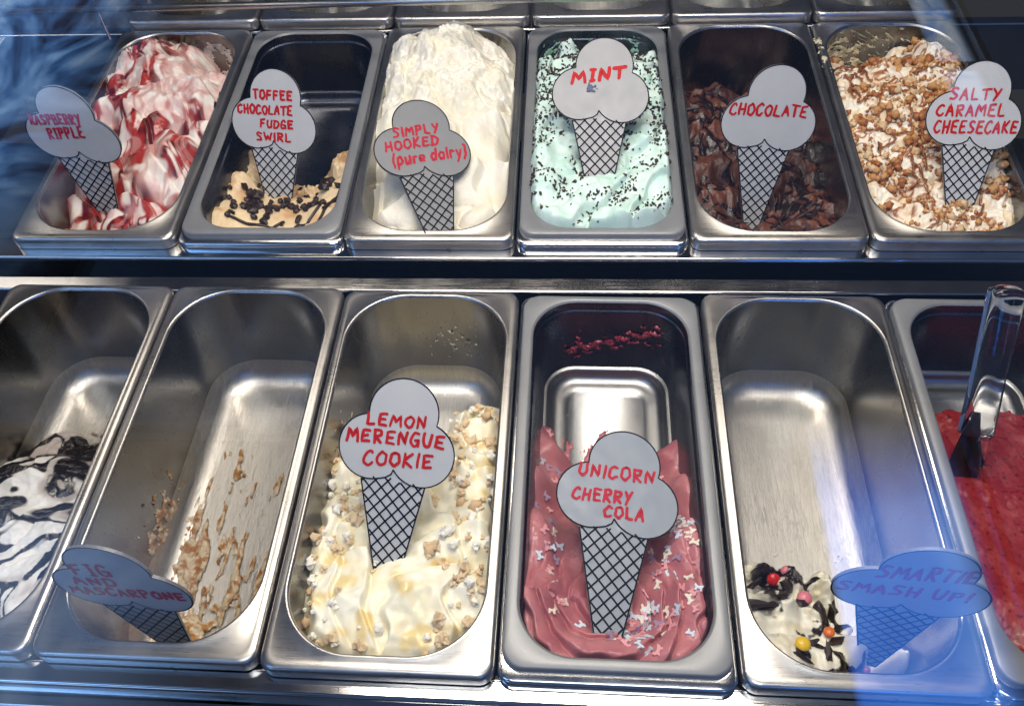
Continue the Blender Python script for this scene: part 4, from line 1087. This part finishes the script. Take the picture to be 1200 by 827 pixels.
V, F = oval_loft([(L0 - .026, .0065, .005, 1), (L0 - .024, .0078, .006, 1), (L0 - .001, .0078, .006, 1), (L0 + .0035, .0078, .006, 1)], 20)
o = link('ferrule', mesh('ferrule', V, F), sp, M['acrylic'], loc=(.0035, -.003, 0))
bl = []
for z, w_ in ((-.035, .013), (0, .014), (.02, .013), (L0 - .004, .009), (L0 + .012, .005), (L0 + .024, .003)):
    bl.append(ring((-w_, w_, -.0012, .0012), .0011, z, 4))
Vb = [v for r_ in bl for v in r_]; nb = len(bl[0]); Fb = [(i * nb + k, i * nb + (k + 1) % nb, (i + 1) * nb + (k + 1) % nb, (i + 1) * nb + k) for i in range(len(bl) - 1) for k in range(nb)] + [tuple(reversed(range(nb))), tuple((len(bl) - 1) * nb + k for k in range(nb))]
link('blade', mesh('blade', Vb, Fb), sp, M['blade'], loc=(-.003, .002, 0))

# ------------------------------------------------------------------ the glass over the counter and what it mirrors
kg = NT('counter_glass'); kg.n.remove(kg.b)
tr = kg.new('ShaderNodeBsdfTransparent'); tr.inputs[0].default_value = (.97, .975, .97, 1)
gl = kg.new('ShaderNodeBsdfGlossy'); gl.inputs['Roughness'].default_value = .0
fr = kg.new('ShaderNodeFresnel'); geo = kg.new('ShaderNodeNewGeometry'); kg.l(kg.math('MULTIPLY_ADD', geo.outputs['Backfacing'], 1 / 1.5 - 1.5, 1.5), fr.inputs[0])
mx = kg.new('ShaderNodeMixShader'); kg.l(kg.math('MULTIPLY', fr.outputs[0], 1.85), mx.inputs[0]); kg.l(tr.outputs[0], mx.inputs[1]); kg.l(gl.outputs[0], mx.inputs[2]); kg.l(mx.outputs[0], kg.out.inputs[0])
a = Vector((0, .7, .714)).normalized()
p0 = Vector((.036, -.112, .488)); lo = p0 - a * .66; hi = p0 + a * .46
me = mesh('glass', [(-1.1, lo.y, lo.z), (1.1, lo.y, lo.z), (1.1, hi.y, hi.z), (-1.1, hi.y, hi.z)], [(0, 1, 2, 3)], False)
o = link('counter_glass', me, None, kg.m); tag(o, 'clear sloping glass front between the viewer and the pans', 'glass')

def glow(name, stops, strength, scale=2.0, dist=1.0, soft=None):
    k = NT(name); k.n.remove(k.b); e = k.new('ShaderNodeEmission'); e.inputs[1].default_value = strength
    k.l(k.ramp(k.noise(k.coord('Object'), scale, 3, .5, dist), stops), e.inputs[0]); k.l(e.outputs[0], k.out.inputs[0])
    if soft:   # blur of the mirrored pane put into the glow, fading at its edges
        v = k.coord('Generated'); sp = k.new('ShaderNodeSeparateXYZ'); k.l(v, sp.inputs[0]); acc = None
        for ax_, (lo_, hi_) in ((0, soft[0]), (2, soft[1])):
            for inv, wd in ((0, lo_), (1, hi_)):
                if not wd: continue
                a_ = k.math('SUBTRACT', 1.0, sp.outputs[ax_]) if inv else sp.outputs[ax_]
                m_ = k.new('ShaderNodeMapRange', interpolation_type='SMOOTHERSTEP'); k.l(a_, m_.inputs[0]); m_.inputs[2].default_value = wd
                acc = m_.outputs[0] if acc is None else k.math('MULTIPLY', acc, m_.outputs[0])
        k.l(k.math('MULTIPLY', acc, strength), e.inputs[1])
    return k.m
def shop_window(label, x0, x1, z0, z1, y, mat, bars=(1, 1)):
    r = empty('shop_window', Matrix.Translation(((x0 + x1) / 2, y, z0)), label, 'window', 'bright shop windows behind the viewer')
    cx = (x0 + x1) / 2; f = .03
    link('pane', mesh('pane', [(x0 - cx, 0, 0), (x1 - cx, 0, 0), (x1 - cx, 0, z1 - z0), (x0 - cx, 0, z1 - z0)], [(3, 2, 1, 0)], False), r, mat)
    fm = M['frame']
    for (a0, a1, b0, b1) in ((x0 - cx - f, x0 - cx, -f, z1 - z0 + f), (x1 - cx, x1 - cx + f, -f, z1 - z0 + f), (x0 - cx, x1 - cx, -f, 0), (x0 - cx, x1 - cx, z1 - z0, z1 - z0 + f)):
        link('frame', box(a0, a1, -.01, .04, b0, b1), r, fm)
    for i in range(1, bars[0]):
        t = (x1 - x0) * i / bars[0] - (cx - x0); link('glazing_bar', box(t - .02, t + .02, .004, .034, 0, z1 - z0), r, fm)
    for i in range(1, bars[1]):
        t = (z1 - z0) * i / bars[1]; link('glazing_bar', box(x0 - cx, x1 - cx, .006, .030, t - .02, t + .02), r, fm)
M['frame'] = plain('white_window_frame', (.5, .55, .6), .5)
skyA = glow('cloudy_daylight_left', [(.34, (.008, .018, .06, 1)), (.46, (.05, .14, .36, 1)), (.58, (.16, .33, .65, 1)), (.70, (.40, .55, .8, 1))], 10.5, 1.5, 3.0, ((0, .45), (.35, 0)))
skyB = glow('blue_daylight_right', [(.36, (.01, .10, .60, 1)), (.52, (.05, .22, .82, 1)), (.66, (.20, .42, .95, 1))], 9.0, 1.5, .3, ((.09, .3), (0, .42)))
skyC = glow('pale_daylight_left', [(.3, (.10, .20, .45, 1)), (.7, (.35, .5, .75, 1))], 4.0, 2.0, 1.5, ((0, .6), (0, .5)))
skyD = glow('pale_daylight_top_right', [(.35, (.15, .35, .80, 1)), (.65, (.8, .9, 1.0, 1))], 3.5, 4.0, 1.5, ((.3, .3), (.3, 0)))
shop_window('tall cloudy window far to the left behind the viewer', -4.3, -1.9, 2.2, 5.8, -2.5, skyA, (1, 1))
shop_window('blue lit window low on the right behind the viewer', .84, 1.36, .9, 2.15, -2.5, skyB, (1, 1))
shop_window('dim blue window low on the left behind the viewer', -2.2, -.85, .7, 1.95, -2.5, skyC, (1, 1))
shop_window('narrow bright window high on the right behind the viewer', 1.78, 2.02, 3.4, 5.4, -2.5, skyD, (1, 3))
